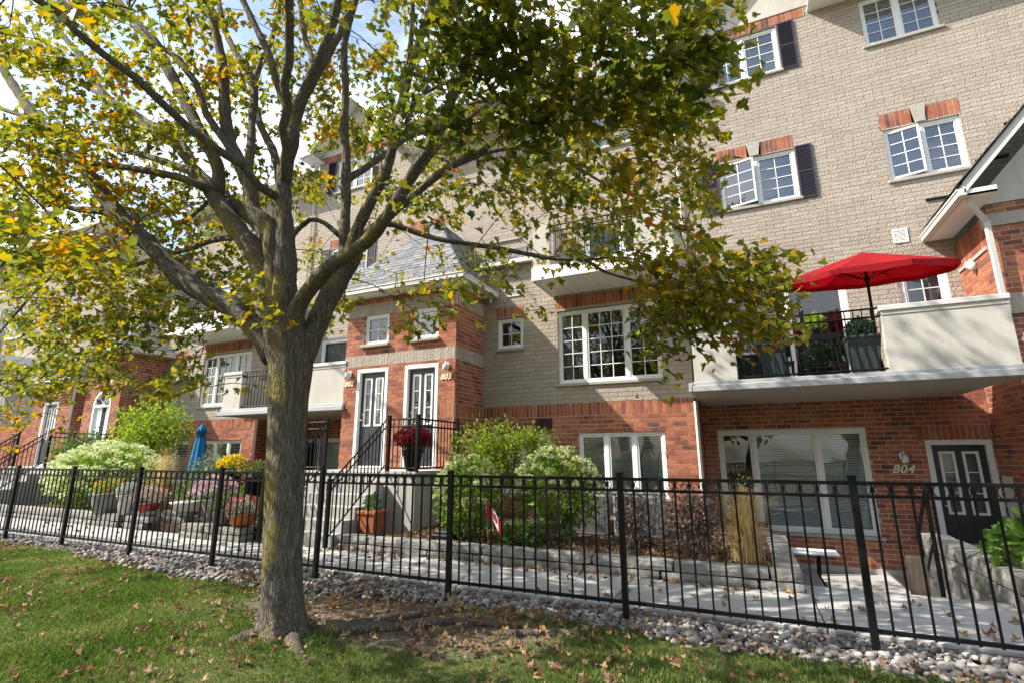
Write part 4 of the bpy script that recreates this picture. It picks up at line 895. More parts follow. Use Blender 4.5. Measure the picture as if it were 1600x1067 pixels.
fx, fy, fz = -3.35, 6.55, .66
MB().tube([(fx-.02, fy, .27), (fx-.06, fy, .86)], .005, 5).build('stick', WOOD, e)
def flagpt(u_, v_): return Vector((fx-.05+.24*u_, fy-.01+.05*math.sin(u_*4), fz+.18*v_-.22*u_+.02*math.sin(u_*5+v_)))
WF = mat('flag_white', (.75, .74, .72), rough=.8, transl=.2); RF = mat('flag_red', (.55, .015, .02), rough=.8, transl=.2)
def flagpatch(a0, a1, m, nm):
    mb = MB(); n = 6
    for i in range(n):
        p, q = a0+(a1-a0)*i/n, a0+(a1-a0)*(i+1)/n; mb.poly([flagpt(p, 0), flagpt(q, 0), flagpt(q, 1), flagpt(p, 1)], (0, .002, 0))
    mb.build(nm, m, e)
flagpatch(0, .25, RF, 'flag_band'); flagpatch(.25, .75, WF, 'flag_field'); flagpatch(.75, 1, RF, 'flag_band')
ml = [(0, -.45), (.04, -.2), (.3, -.25), (.25, -.12), (.5, .08), (.38, .14), (.4, .28), (.25, .22), (.15, .3), (.12, .14), (.05, .33), (.1, .38), (0, .5)]
ml = ml+[(-x, y) for x, y in ml[-2:0:-1]]
MB().poly([flagpt(.5+x*.42, .5+y*.85)+Vector((0, -.004, 0)) for x, y in ml]).build('leaf_emblem', RF, e)
for (x, lb) in ((-2.85, 'grey air conditioner under the left low window, half hidden by hydrangea'), (-2.02, 'grey air conditioner between the hydrangea and the dry brown shrub')):
    e = empty('air_conditioner', lb, 'air conditioner', 'air conditioners in the middle bed'); MB().box(x, x+.72, 8.2, 8.85, .28, .92).build('casing', GALV, e, bevel=.02)
    g = MB()
    for k in range(26): g.box(x+.03+k*.0256, x+.04+k*.0256, 8.188, 8.198, .33, .87)
    g.build('grille', GREYPOT, e); MB().box(x-.01, x+.73, 8.19, 8.86, .921, .95).build('lid', GALV, e)
e = empty('plant_hook', 'thin black double shepherd hook standing before the low blinds window', 'garden hook')
MB().tube([(-1.33, 7.5, .25), (-1.42, 7.5, 1.45), (-1.36, 7.5, 1.6), (-1.28, 7.5, 1.62), (-1.22, 7.5, 1.5)], .007, 5).tube([(-1.33, 7.5, .25), (-1.16, 7.5, 1.5), (-1.08, 7.5, 1.55), (-1.04, 7.5, 1.46)], .005, 5).build('hook_rod', BLACK, e)
e = empty('garden_bench', 'narrow white topped side table on black bracket legs below the big ground window', 'table')
MB().box(.05, .98, 8.35, 8.72, .17, .205).build('table_top', WHITE, e, bevel=.01)
MB().tube([(.75, 8.4, .17), (.72, 8.4, -.1), (.95, 8.4, -.6)], .016, 6).tube([(.75, 8.65, .17), (.72, 8.65, -.1), (.95, 8.65, -.6)], .016, 6).build('leg', BLACK, e)
MB().tube([(.2, 8.4, .17), (.2, 8.4, -.6)], .016, 6).tube([(.2, 8.65, .17), (.2, 8.65, -.6)], .016, 6).build('leg', BLACK, e)
e = empty('handrail', 'black iron handrail beside the steps going down to door 804', 'handrail')
MB().tube([(1.72, 7.12, -.0), (1.72, 7.12, 1.12)], .022, 8).build('post', BLACK, e); MB().tube([(1.82, 8.1, -.6), (1.82, 8.1, .55)], .022, 8).build('post', BLACK, e)
MB().tube([(1.72, 7.0, 1.1), (1.72, 7.12, 1.12), (1.82, 8.1, .56), (1.84, 8.35, .45)], .02, 8).build('rail', BLACK, e); MB().tube([(1.72, 7.12, .6), (1.82, 8.1, .05)], .014, 6).build('rail', BLACK, e)
e = empty('wooden_post', 'short weathered wooden post where the path drops to door 804', 'post'); MB().box(1.46, 1.62, 7.1, 7.24, -.2, .42).build('post_body', WOOD, e, bevel=.012)
# ------------------------------------------------------------------ plants
def hydrangea(label, c, r, z0, n, nf, fs, lo=-.1, front=True, seed=0):
    e = empty('hydrangea', label, 'hydrangea', 'pale green flowering hydrangeas'); foliage('foliage', e, c, r, n, .10, HYDL, 'oval', -1, .45); stems(e, c, r, z0, 16)
    pts = []; k = 0
    while len(pts) < nf and k < nf*20:
        k += 1; d = rand_dirs(1)[0]
        if d[2] < lo or d[1] > .35: continue
        p = Vector(c)+Vector((d[0]*r[0], d[1]*r[1], d[2]*r[2]))*1.02
        if all((p-q[0]).length > fs*1.3 for q in pts): pts.append((p, random.uniform(.75, 1.15)))
    blooms(e, pts, fs, HYDF); return e
hydrangea('large pale hydrangea bush covered in green-white flower heads, behind the fence at far left', (-14.6, 7.6, .95), (1.75, .95, .85), .28, 5200, 105, .135, -.45)
hydrangea('leafy hydrangea nearest the steps, below the serviceberry shrub in the middle bed', (-3.95, 7.0, .85), (.52, .45, .62), .28, 1400, 26, .085, .0)
hydrangea('hydrangea with upright pale heads in front of the left low window', (-2.65, 7.35, .98), (.62, .42, .62), .28, 1400, 34, .085, .0)
shrub('bright green airy shrub rising above the left low window beside the porch', 'shrub', (-4.15, 8.2, 1.55), (.98, .6, .62), .28, 2500, .075, BRIGHTL, nstem=26, shell=.1)
shrub('drooping yellow green branch tips right of the airy shrub', 'shrub', (-3.35, 8.1, 1.78), (.55, .3, .2), .28, 500, .07, BRIGHTL, nstem=5, shell=.1)
shrub('airy green shrub with light tips below the arched door', 'shrub', (-14.9, 8.6, 2.15), (1.35, .8, .95), .28, 5200, .09, BRIGHTL, nstem=26, shell=.25)
shrub('darker rounded shrub under the airy one at far left', 'shrub', (-16.6, 7.9, 1.5), (.9, .7, .7), .28, 2600, .08, MIDL, nstem=14)
shrub('dry brown shrub with curled leaves, left one before the low window', 'shrub', (-1.55, 7.2, .72), (.36, .34, .42), .28, 900, .055, BROWNL, nstem=26, group='dry brown shrubs', shell=.2)
shrub('dry brown shrub with curled leaves, wide one beside the tan grass', 'shrub', (-.72, 7.1, .70), (.55, .38, .48), .28, 1700, .055, BROWNL, nstem=40, group='dry brown shrubs', shell=.2)
shrub('low green perennials at the foot of the flag', 'plant', (-3.0, 6.8, .42), (.42, .25, .2), .28, 500, .09, MIDL, nstem=6)
shrub('glossy broad leaved plant behind the block wall at the right edge', 'plant', (2.95, 7.25, .55), (.75, .45, .42), .25, 1300, .14, leafmat('lily_leaf', (.1, .2, .03), (.22, .32, .05)), nstem=14, shell=.3, lo=-.6)
def tuft(label, c, h, spread, n, m, m2, name='ornamental_grass', plume=0):
    e = empty(name, label, 'ornamental grass'); base = np.array(c)+np.column_stack([rng.normal(0, spread*.16, n), rng.normal(0, spread*.16, n), np.zeros(n)])
    a = rng.uniform(0, 2*math.pi, n); ln = h*rng.uniform(.35, 1.15, n); k = 6; V = []; F = []
    for i in range(n):
        t = np.linspace(0, 1, k); out = spread*(rng.random()**1.5*1.25+.1)*t**2.4; z = ln[i]*(t-.28*t**3); w_ = .0035*(1-t*.85)
        px_ = base[i, 0]+math.cos(a[i])*out; py_ = base[i, 1]+math.sin(a[i])*out; b0 = len(V)
        for j in range(k): V.append((px_[j]-math.sin(a[i]+.8)*w_[j], py_[j]+math.cos(a[i]+.8)*w_[j], base[i, 2]+z[j])); V.append((px_[j]+math.sin(a[i]+.8)*w_[j], py_[j]-math.cos(a[i]+.8)*w_[j], base[i, 2]+z[j]))
        for j in range(k-1): F.append((b0+2*j, b0+2*j+1, b0+2*j+3, b0+2*j+2))
    me = bpy.data.meshes.new('grass_blades'); me.from_pydata(V, [], F); me.materials.append(m); o = link(bpy.data.objects.new('grass_blades', me), e); o['kind'] = 'stuff'
    if h > 1: foliage('plume', e, (c[0], c[1], c[2]+h*.72), (spread*.62, spread*.5, h*.22), 1100, .02, m2, 'petal', shell=.1)
    return e
tuft('tall tuft of straw coloured ornamental grass at the open end of the middle bed', (-.14, 6.95, .28), 1.05, .40, 1000, TANG, TANG)
tuft('upright straw coloured grass beside the big hydrangea at left', (-12.6, 7.7, .28), 1.6, .6, 600, TANG, TANG)
tuft('low green strap leaved clump in the bed at the right edge', (2.75, 6.95, .25), .5, .4, 260, MIDL, MIDL)
tuft('green strap leaved clump nearest the right frame edge', (3.3, 6.95, .25), .5, .45, 260, MIDL, MIDL)
# potted flowers by the left part of the path
def pot_flowers(label, x, y, z, prof, pm_, fol, cr_, n=700, size=.05, fm=None, nf=500, fsz=.035, squash=.6, seg=18):
    e = empty('flower_pot', label, 'potted flowers', 'flower pots along the left path edge')
    top = prof[-1][1]; MB().lathe((x, y, z), prof, seg).build('pot', pm_, e, True)
    foliage('foliage', e, (x, y, z+top+cr_*squash*.6), (cr_, cr_*.9, cr_*squash), n, size, fol, lo=-.4)
    if fm: foliage('blossoms', e, (x+.03, y-.02, z+top+cr_*squash*.75), (cr_*.95, cr_*.85, cr_*squash), nf, fsz, fm, 'petal', -.2, .85)
G = lambda px, py, z: (lambda d: CAM+d*((z-1.5)/d.z))(ray(px, py))
bowl = [(.12, 0), (.19, .08), (.22, .15), (.235, .17)]; tall = [(.14, 0), (.17, .2), (.2, .34), (.22, .36)]
def GP(px, py, z=.37): p = G(px, py, z); return p.x, max(p.y, 6.45), z
pot_flowers('grey round stone pot with red and lime flowers, leftmost of the pots', -12.35, 6.5, .37, [(.22, 0), (.27, .2), (.28, .34), (.30, .36)], GREYPOT, BRIGHTL, .33, fm=FCOR, nf=260)
pot_flowers('pale stone pot beside the leftmost grey one, with silvery leaves', -11.55, 6.45, .37, tall, PARG, SILV, .26)
pot_flowers('red bowl of silver leaves and coral flowers on the block wall', -10.95, 6.5, .42, bowl, mat('red_bowl', (.35, .03, .025), rough=.5), SILV, .34, fm=FCOR, nf=300)
pot_flowers('wide green trough of pale foliage above the dark planter wall', -10.05, 6.8, .47, [(.3, 0), (.36, .12), (.4, .16)], PARG, MIDL, .42, fm=None)
pot_flowers('grey urn with a mound of pale pink chrysanthemums', -8.95, 6.42, .36, [(.1, 0), (.08, .1), (.17, .3), (.2, .36)], GREYPOT, SILV, .4, n=300, fm=FPINK, nf=1300, fsz=.05)
pot_flowers('small grey pot with purple flowers beside the pink urn', -8.35, 6.2, .36, [(.12, 0), (.16, .2), (.18, .22)], GREYPOT, MIDL, .24, fm=FPUR, nf=160)
pot_flowers('orange bowl with coral and silver leaves nearest the maple trunk', -7.9, 6.25, .36, [(.14, 0), (.2, .08), (.235, .15), (.25, .17)], mat('orange_bowl', (.42, .12, .04), rough=.6), SILV, .3, fm=FCOR, nf=420)
pot_flowers('dark pot of yellow chrysanthemums below the closed blue umbrella', -10.1, 7.6, .8, tall, BLACK, MIDL, .34, fm=FYEL, nf=900, fsz=.05)
pot_flowers('dark raised pot with red and cream flowers right of the yellow ones', -8.6, 7.0, .75, tall, BLACK, MIDL, .34, fm=FRED, nf=220)
shrub('grey green bush behind the pots, between grass tuft and blue umbrella', 'shrub', (-11.2, 7.9, .95), (.65, .5, .62), .28, 1900, .08, leafmat('grey_green', (.13, .18, .11), (.22, .27, .17)), nstem=12)
shrub('mixed low green plants filling the bed behind the pots', 'plant', (-9.6, 7.7, .6), (1.7, .6, .38), .28, 2400, .08, MIDL, nstem=18)
shrub('green plants just left of the maple trunk', 'plant', (-7.95, 7.1, .6), (.6, .5, .4), .28, 1300, .08, MIDL, nstem=10)
u = empty('closed_umbrella', 'closed blue patio umbrella in front of the white shuttered low window', 'umbrella')
bx, by = at(312, 700, 8.6).x, 8.6
MB().tube([(bx, by, .28), (bx, by, 2.3)], .022, 8).build('pole', GALV, u, True)
cb = MB(); seg = 24
pr = [(.16, 1.02), (.18, 1.15), (.15, 1.5), (.10, 1.9), (.07, 2.1), (.11, 2.08), (.08, 2.2), (.02, 2.32)]
n0 = 0
for r_, z in pr:
    for k in range(seg): a = 2*math.pi*k/seg; rr_ = r_*(1+.22*math.sin(a*6)); cb.v.append((bx+rr_*math.cos(a), by+rr_*math.sin(a), z))
for i in range(len(pr)-1):
    for k in range(seg): a0 = i*seg+k; a1 = i*seg+(k+1) % seg; cb.f.append((a0, a1, a1+seg, a0+seg))
cb.build('folded_canopy', BLUEC, u, True)
# ================================================================== MAPLE TREE
tree = empty('maple_tree', 'large maple with mossy grey trunk and yellow green autumn crown in front of the fence', 'tree')
NODES = []   # skeleton nodes (point, radius)
def limb(pts, name='limb', seg=12, jitter=0):
    """pts: (px, py, Y, width in photo pixels)"""
    P = []; 
    for (x, y, Y, wd) in pts:
        p = at(x, y, Y); dep = (p-CAM).dot(_f); P.append((p, wd*dep/FPX/2*.82))
    # Catmull-Rom
    out = []
    n = len(P)
    for i in range(n-1):
        p0, p1, p2, p3 = P[max(i-1, 0)][0], P[i][0], P[i+1][0], P[min(i+2, n-1)][0]
        m_ = max(2, int((p2-p1).length/.08))
        for k in range(m_):
            t = k/m_; q = .5*((2*p1)+(-p0+p2)*t+(2*p0-5*p1+4*p2-p3)*t*t+(-p0+3*p1-3*p2+p3)*t**3)
            out.append((q, P[i][1]*(1-t)+P[i+1][1]*t))
    out.append(P[-1])
    NODES.extend((q, r_) for q, r_ in out[2:] if r_ < .12)
    mb = MB(); mb.tube([q for q, r_ in out], [r_*(1+.06*math.sin(i*1.7)+.04*math.sin(i*.63+2)) for i, (q, r_) in enumerate(out)], seg)
    return mb.build(name, BARK, tree, True)
Y0 = 3.35
tb_ = at(440, 1005, Y0)
# trunk: rings from a flared foot to the fork
tr = MB(); prof = [(1015, 134), (1000, 108), (975, 91), (930, 78), (880, 75), (800, 72), (700, 71), (620, 74), (570, 84), (530, 92), (505, 84), (480, 60), (462, 34), (452, 8)]
cx = {1015: 442, 1000: 443, 975: 443, 930: 441, 880: 441, 800: 444, 700: 448, 620: 452, 570: 454, 530: 450, 505: 446, 480: 440, 462: 438, 452: 437}
rows = []
for (py, wd) in prof:
    p = at(cx[py], py, Y0); dep = (p-CAM).dot(_f); rows.append((p, wd*dep/FPX/2*.78))
fine = []
for i in range(len(rows)-1):
    for k in range(8): t = k/8; fine.append((rows[i][0].lerp(rows[i+1][0], t), rows[i][1]*(1-t)+rows[i+1][1]*t))
fine.append(rows[-1]); seg = 48
for i, (p, r_) in enumerate(fine):
    fl = max(0, 1-(p.z-.05)/.35)
    for k in range(seg):
        a = 2*math.pi*k/seg; rr_ = r_*(1+.025*math.sin(a*3+p.z*1.5)+.02*math.sin(a*7+p.z*3)+.012*math.sin(a*17+p.z*5)+fl*.26*max(0, math.sin(a*5+.8)))
        tr.v.append((p.x+rr_*math.cos(a), p.y+rr_*math.sin(a), p.z))
for i in range(len(fine)-1):
    for k in range(seg): a0 = i*seg+k; a1 = i*seg+(k+1) % seg; tr.f.append((a0, a0+seg, a1+seg, a1))
trunk = tr.build('trunk', BARK, tree, True)
trunk.data.flip_normals()
L_ = limb
L_([(428, 560, 3.35, 40), (405, 520, 3.33, 44), (365, 482, 3.3, 42), (325, 462, 3.25, 40), (285, 435, 3.2, 38), (251, 400, 3.12, 34), (206, 356, 3.03, 29), (172, 319, 2.97, 27), (142, 277, 2.9, 25), (124, 251, 2.87, 22), (90, 225, 2.82, 20), (52, 180, 2.75, 18), (19, 131, 2.7, 15), (-20, 70, 2.6, 12)])
L_([(440, 520, 3.38, 50), (418, 450, 3.4, 46), (400, 395, 3.4, 40), (375, 365, 3.4, 36), (345, 322, 3.38, 31), (328, 296, 3.36, 28)])
L_([(332, 300, 3.36, 18), (310, 290, 3.2, 15), (277, 277, 3.1, 14), (195, 262, 2.95, 12), (139, 255, 2.85, 11), (49, 240, 2.7, 9), (-10, 221, 2.6, 8)])
L_([(335, 302, 3.36, 18), (300, 270, 3.45, 15), (270, 258, 3.5, 14), (214, 240, 3.55, 12), (142, 221, 3.6, 11), (60, 190, 3.6, 9), (0, 170, 3.55, 7)])
L_([(338, 305, 3.38, 26), (342, 270, 3.4, 24), (330, 238, 3.4, 23), (307, 195, 3.38, 22), (285, 150, 3.35, 21), (262, 108, 3.32, 20), (244, 82, 3.3, 18), (225, 50, 3.25, 16), (187, 5, 3.2, 13), (165, -30, 3.1, 10)])
L_([(430, 470, 3.4, 40), (420, 400, 3.5, 32), (412, 360, 3.52, 28), (375, 328, 3.55, 22), (337, 296, 3.6, 19), (300, 259, 3.65, 17), (270, 225, 3.68, 15), (210, 187, 3.7, 13), (165, 150, 3.7, 12), (127, 90, 3.68, 11), (90, 45, 3.65, 10), (60, -10, 3.6, 8)])
L_([(300, 259, 3.65, 12), (285, 225, 3.9, 11), (230, 190, 4.2, 10), (190, 165, 4.4, 9), (100, 120, 4.8, 7), (30, 90, 5.0, 5)])
L_([(435, 480, 3.35, 44), (428, 400, 3.33, 38), (424, 360, 3.3, 32), (397, 330, 3.27, 29), (390, 292, 3.25, 27), (375, 255, 3.22, 25), (360, 225, 3.2, 24), (352, 180, 3.17, 21), (349, 112, 3.12, 18), (341, 67, 3.08, 15), (330, 19, 3.0, 14), (322, -30, 2.9, 12)])
L_([(390, 292, 3.27, 20), (388, 260, 3.4, 18), (392, 230, 3.5, 16), (394, 187, 3.6, 14), (397, 131, 3.7, 13), (375, 94, 3.8, 12), (352, 49, 3.9, 11), (340, -5, 4.0, 9)])
L_([(442, 520, 3.35, 52), (446, 440, 3.33, 44), (446, 360, 3.3, 32), (443, 319, 3.28, 30), (446, 262, 3.26, 27), (456, 225, 3.24, 26), (462, 182, 3.22, 24), (478, 140, 3.2, 20), (491, 112, 3.18, 18), (517, 49, 3.15, 16), (529, 0, 3.1, 14), (540, -40, 3.0, 12)])
L_([(456, 195, 3.24, 18), (448, 172, 3.2, 15), (431, 124, 3.12, 14), (420, 86, 3.06, 13), (397, 37, 3.0, 12), (379, 0, 2.95, 11), (365, -30, 2.9, 9)])
L_([(491, 112, 3.2, 11), (484, 80, 3.3, 10), (476, 56, 3.4, 10), (469, 0, 3.6, 9)])
L_([(432, 360, 3.6, 22), (436, 320, 3.75, 19), (438, 290, 3.85, 18), (428, 240, 3.95, 15), (405, 190, 4.05, 13), (398, 130, 4.2, 11), (425, 60, 4.3, 9), (440, 0, 4.4, 8)])
L_([(470, 560, 3.4, 46), (492, 515, 3.5, 42), (512, 468, 3.6, 40), (540, 420, 3.7, 36), (555, 395, 3.75, 32), (562, 375, 3.8, 24), (600, 347, 3.9, 18)])
L_([(452, 540, 3.33, 44), (466, 480, 3.28, 32), (490, 445, 3.25, 30), (515, 418, 3.22, 28), (545, 398, 3.2, 27), (575, 376, 3.2, 26), (600, 345, 3.2, 24), (628, 302, 3.2, 21), (650, 262, 3.18, 19), (685, 211, 3.15, 17), (711, 143, 3.1, 15), (732, 101, 3.05, 13), (770, 55, 3.0, 10), (800, 0, 2.9, 8)])
L_([(540, 410, 3.7, 26), (538, 370, 3.72, 22), (540, 326, 3.75, 19), (541, 252, 3.78, 18), (538, 200, 3.8, 16), (540, 140, 3.8, 14), (538, 76, 3.8, 12), (550, 25, 3.8, 9), (562, -20, 3.8, 8)])
L_([(548, 400, 3.5, 26), (556, 365, 3.5, 24), (578, 318, 3.5, 21), (596, 284, 3.5, 20), (610, 247, 3.5, 18), (617, 200, 3.48, 15), (622, 181, 3.45, 14), (635, 118, 3.4, 12), (643, 55, 3.35, 10), (645, 0, 3.3, 8)])
L_([(600, 345, 3.3, 17), (639, 312, 3.5, 15), (690, 270, 3.7, 14), (735, 245, 3.9, 12), (770, 224, 4.0, 11), (820, 186, 4.2, 8), (870, 165, 4.4, 5)])
L_([(570, 375, 3.6, 13), (601, 350, 3.8, 12), (645, 362, 3.95, 11), (690, 375, 4.05, 10), (774, 388, 4.25, 9), (867, 405, 4.4, 8), (913, 407, 4.5, 7), (947, 426, 4.55, 5), (1027, 450, 4.65, 4), (1090, 480, 4.7, 3)])
L_([(913, 407, 4.5, 5), (975, 403, 4.55, 4), (1020, 418, 4.6, 4), (1080, 445, 4.7, 3), (1170, 440, 4.8, 3)])
L_([(206, 356, 3.03, 12), (165, 334, 2.95, 11), (112, 326, 2.85, 10), (67, 307, 2.75, 9), (0, 277, 2.6, 8), (-40, 255, 2.5, 7)])
L_([(395, 372, 3.5, 11), (350, 373, 3.7, 11), (320, 380, 3.8, 10), (296, 389, 3.85, 10), (261, 399, 3.9, 9), (223, 411, 3.9, 8), (178, 421, 3.85, 8), (99, 418, 3.7, 6), (57, 410, 3.6, 4)])
L_([(99, 418, 3.7, 5), (64, 447, 3.55, 5), (41, 472, 3.45, 4), (19, 497, 3.4, 4), (-5, 525, 3.3, 3)])
L_([(455, 372, 3.4, 12), (463, 363, 3.6, 9), (484, 344, 3.65, 9), (507, 349, 3.7, 9), (531, 370, 3.72, 9)])
L_([(325, 315, 3.36, 7), (310, 330, 3.4, 6), (280, 350, 3.6, 6), (250, 330, 3.7, 4), (215, 345, 3.8, 3)])
L_([(617, 200, 3.48, 9), (660, 150, 3.6, 7), (720, 120, 3.8, 6), (800, 90, 4.0, 5), (900, 60, 4.2, 4), (1000, 20, 4.3, 4), (1090, -10, 4.3, 3)])
L_([(640, 290, 3.25, 9), (700, 215, 3.5, 8), (790, 150, 3.9, 7), (880, 150, 4.2, 6), (980, 190, 4.4, 5), (1070, 240, 4.5, 3)])
L_([(690, 270, 3.7, 8), (780, 235, 4.1, 7), (860, 240, 4.4, 5), (950, 290, 4.6, 4), (1020, 310, 4.7, 3)])
N0 = len(NODES)
# boughs leaving the top of the frame and towards the street
def limb3(pts):
    P = [(Vector(p[:3]), p[3]) for p in pts]; n = len(P); out = []; q0 = min(NODES[:N0], key=lambda q: (q[0]-P[0][0]).length+(3 if q[1] < .03 else 0)); P[0] = (q0[0], min(q0[1]*.8, .045))
    for i in range(n-1):
        for k in range(8): t = k/8; out.append((P[i][0].lerp(P[i+1][0], t)+Vector((random.uniform(-.02, .02),)*3), P[i][1]*(1-t)+P[i+1][1]*t))
    NODES.extend(out[2:]); MB().tube([q for q, r_ in out], [r_ for q, r_ in out], 8).build('limb', BARK, tree, True)
for pts in ([(-3.7, 3.3, 4.2, .05), (-3.4, 2.6, 5.4, .04), (-3.0, 1.8, 6.4, .02)], [(-3.6, 3.3, 5.0, .05), (-3.6, 3.6, 6.6, .035), (-3.5, 3.8, 8.0, .015)], [(-3.3, 3.3, 4.4, .05), (-2.2, 3.2, 6.0, .035), (-1.2, 3.3, 7.0, .015)], [(-4.3, 3.2, 4.2, .05), (-5.4, 2.9, 5.8, .035), (-6.4, 2.7, 6.8, .015)], [(-3.7, 3.6, 4.4, .05), (-3.8, 5.0, 5.8, .035), (-3.8, 6.2, 6.8, .015)], [(-4.0, 3.0, 4.0, .045), (-4.8, 1.7, 5.0, .03), (-5.4, .8, 5.6, .012)]): limb3(pts)
# crown
DENS = ["5446656778720", "4545467788700", "7765456688700", "8775534456300", "9996334310974", "9952000000530", "4000000000000"]
C0 = np.array((-3.5, 3.75, 4.9)); RAD = np.array((4.8, 4.2, 3.7))
def hit(px, py):
    d = np.array(ray(px, py)); o = (np.array(CAM)-C0)/RAD; dd = d/RAD; A_ = dd@dd; B_ = 2*o@dd; C_ = o@o-1; D_ = B_*B_-4*A_*C_
    if D_ < 0: t = max(.1, -B_/(2*A_)); return t*.93, t*1.05
    s_ = math.sqrt(D_); return max(1.6/np.linalg.norm(d), (-B_-s_)/(2*A_)), (-B_+s_)/(2*A_)
SPOTS = []
for j, row in enumerate(DENS):
    for i, ch in enumerate(row):
        dn = int(ch)/9
        if dn == 0: continue
        x0_, y0_ = (0, 0) if i else (-60, 0)
        nC = int((46 if j >= 3 and i >= 9 else 40)*dn**1.3)+(1 if dn > .3 else 0)
        for k in range(nC):
            px = i*100+rng.uniform(-8, 108); py = j*100+rng.uniform(-8, 108)
            if i == 12 and px > 1235: continue
            if j == 5 and 4 <= i <= 9: continue
            if j <= 2 and px > 1100 and not (py < 45 and px < 1150): continue
            if j == 5 and i >= 9 and py > 555: continue
            t0, t1 = hit(px, py); d = np.array(ray(px, py))
            central = (200 < px < 600 and 130 < py < 480) or (px < 620 and 20 < py < 330)
            fcr = rng.beta(2.2, 1.1) if not central else rng.uniform(.62, 1)
            if px > 600 and py < 230 and rng.random() < .25: fcr = rng.uniform(.0, .25)
            t = max(t0+(t1-t0)*fcr, 3.9/np.linalg.norm(d)); p = np.array(CAM)+d*t
            if p[1] > 7.9: p = np.array(CAM)+d*(rng.uniform(5.5, 7.9)/d[1])
            if j >= 4 and i >= 9: p = np.array(CAM)+d*(rng.uniform(4.3, 5.2)/d[1])
            if j >= 4 and i <= 3: p = np.array(CAM)+d*(rng.uniform(2.9, 4.4)/d[1])
            SPOTS.append(p)
n_in = len(SPOTS)
for k in range(3600):
    d = rng.normal(size=3); d /= np.linalg.norm(d); p = C0+d*(RAD if d[2] < 0 else np.array((4.4, 4.2, 6.2)))*rng.uniform(.5, 1)
    if p[2] < 2.6: continue
    q = proj(p)
    if -30 < q[0] < 1630 and q[1] > -30 and q[2] > 0: continue
    if np.linalg.norm(p-np.array(CAM)) < 1.8 or p[2] < 3.3 and p[1] < 1.6: continue
    if rng.random() < (.62 if p[2] > 6.5 else .4): SPOTS.append(p)
SPOTS = np.array(SPOTS)
NP = np.array([n[0] for n in NODES]); order = np.argsort([np.min(np.linalg.norm(NP-s, axis=1)) for s in SPOTS])
tw = MB(); LP = []; LD = []; LU = []
npts = [tuple(p) for p in NP]; nar = np.zeros((len(npts)+len(SPOTS)*4, 3)); nar[:len(npts)] = NP; cnt = len(npts)
for oi in order:
    s_ = SPOTS[oi]; dist = np.linalg.norm(nar[:cnt]-s_, axis=1); k = int(np.argmin(dist+.35*np.maximum(0, nar[:cnt, 2]-s_[2]-.3))); a = nar[k]; D = dist[k]
    out = s_-np.array((C0[0], C0[1], s_[2])); out /= np.linalg.norm(out)+1e-6
    mid = a*.5+s_*.5+np.array((0, 0, .08*min(D, 1.5)))+rng.normal(0, .03, 3)*min(1, D)
    q1 = a*.25+mid*.75-.0; tip = s_+out*.16+np.array((0, 0, -.05))+rng.normal(0, .05, 3)
    rb_ = .004+.004*min(D, 1.6)
    tw.tube([a, mid, s_, tip], [rb_, rb_*.75, .0035, .002], 4, cap=False)
    for m_ in (mid, s_): nar[cnt] = m_; cnt += 1
    nl = int(rng.integers(11, 19))
    t = rng.uniform(-.1, 1.1, nl); base = s_+(tip-s_)*t[:, None]*1.3+rng.normal(0, .085, (nl, 3))*np.array((1, 1, .7))
    dr = out*.5+rng.normal(0, .6, (nl, 3)); dr[:, 2] = dr[:, 2]*.45-.38
    up_ = rng.normal(0, .42, (nl, 3)); up_[:, 2] += 1
    LP.append(base); LD.append(dr); LU.append(up_)
LP = np.concatenate(LP); LD = np.concatenate(LD); LU = np.concatenate(LU)
keep = np.linalg.norm(LP-np.array(CAM), axis=1) > 1.5; LP, LD, LU = LP[keep], LD[keep], LU[keep]
A = basis(LD, LU)*(rng.uniform(.062, .108, len(LP)))[:, None, None]
tv, tf = leaf_t('maple'); tv = tv*np.array([1.02, .92, .8])
# the 300 leaves that show largest are single parts
dd = (LP-np.array(CAM)); zc = dd@np.array(_f); pxs = 800+FPX*(dd@np.array(_r))/zc; pys = 533.5-FPX*(dd@np.array(_u))/zc
szz = np.where((zc > .3) & (pxs > 0) & (pxs < 1600) & (pys > 0) & (pys < 1067), np.linalg.norm(A[:, :, 1], axis=1)/zc, 0)
big = set(np.argsort(-szz)[:300].tolist())
lm_ = bpy.data.meshes.new('leaf'); lm_.from_pydata([tuple(v) for v in tv], [], tf); lm_.materials.append(LEAF)
for i in big:
    o = link(bpy.data.objects.new('leaf', lm_), tree); m4 = Matrix([[*A[i][0], LP[i][0]], [*A[i][1], LP[i][1]], [*A[i][2], LP[i][2]], [0, 0, 0, 1]]); o.matrix_local = m4
msk = np.ones(len(LP), bool); msk[list(big)] = False
grp = rng.integers(0, 4, len(LP))
for g_ in range(4):
    t2 = tv.copy(); t2[:, 2] += (-.25, .22, -.5, .05)[g_]*(t2[:, 1])**2+(.0, -.35, .3, .5)[g_]*np.abs(t2[:, 0]); t2[:, 0] *= (1, .85, .9, 1.1)[g_]; t2[:, 0] += (.0, .12, -.1, .06)[g_]*t2[:, 1]**2
    mk = msk & (grp == g_); scatter('foliage', t2, tf, A[mk], LP[mk], LEAF, tree)
o = tw.build('twigs', BARK, tree); o['kind'] = 'stuff'
print('clusters', len(SPOTS), 'leaves', len(LP))
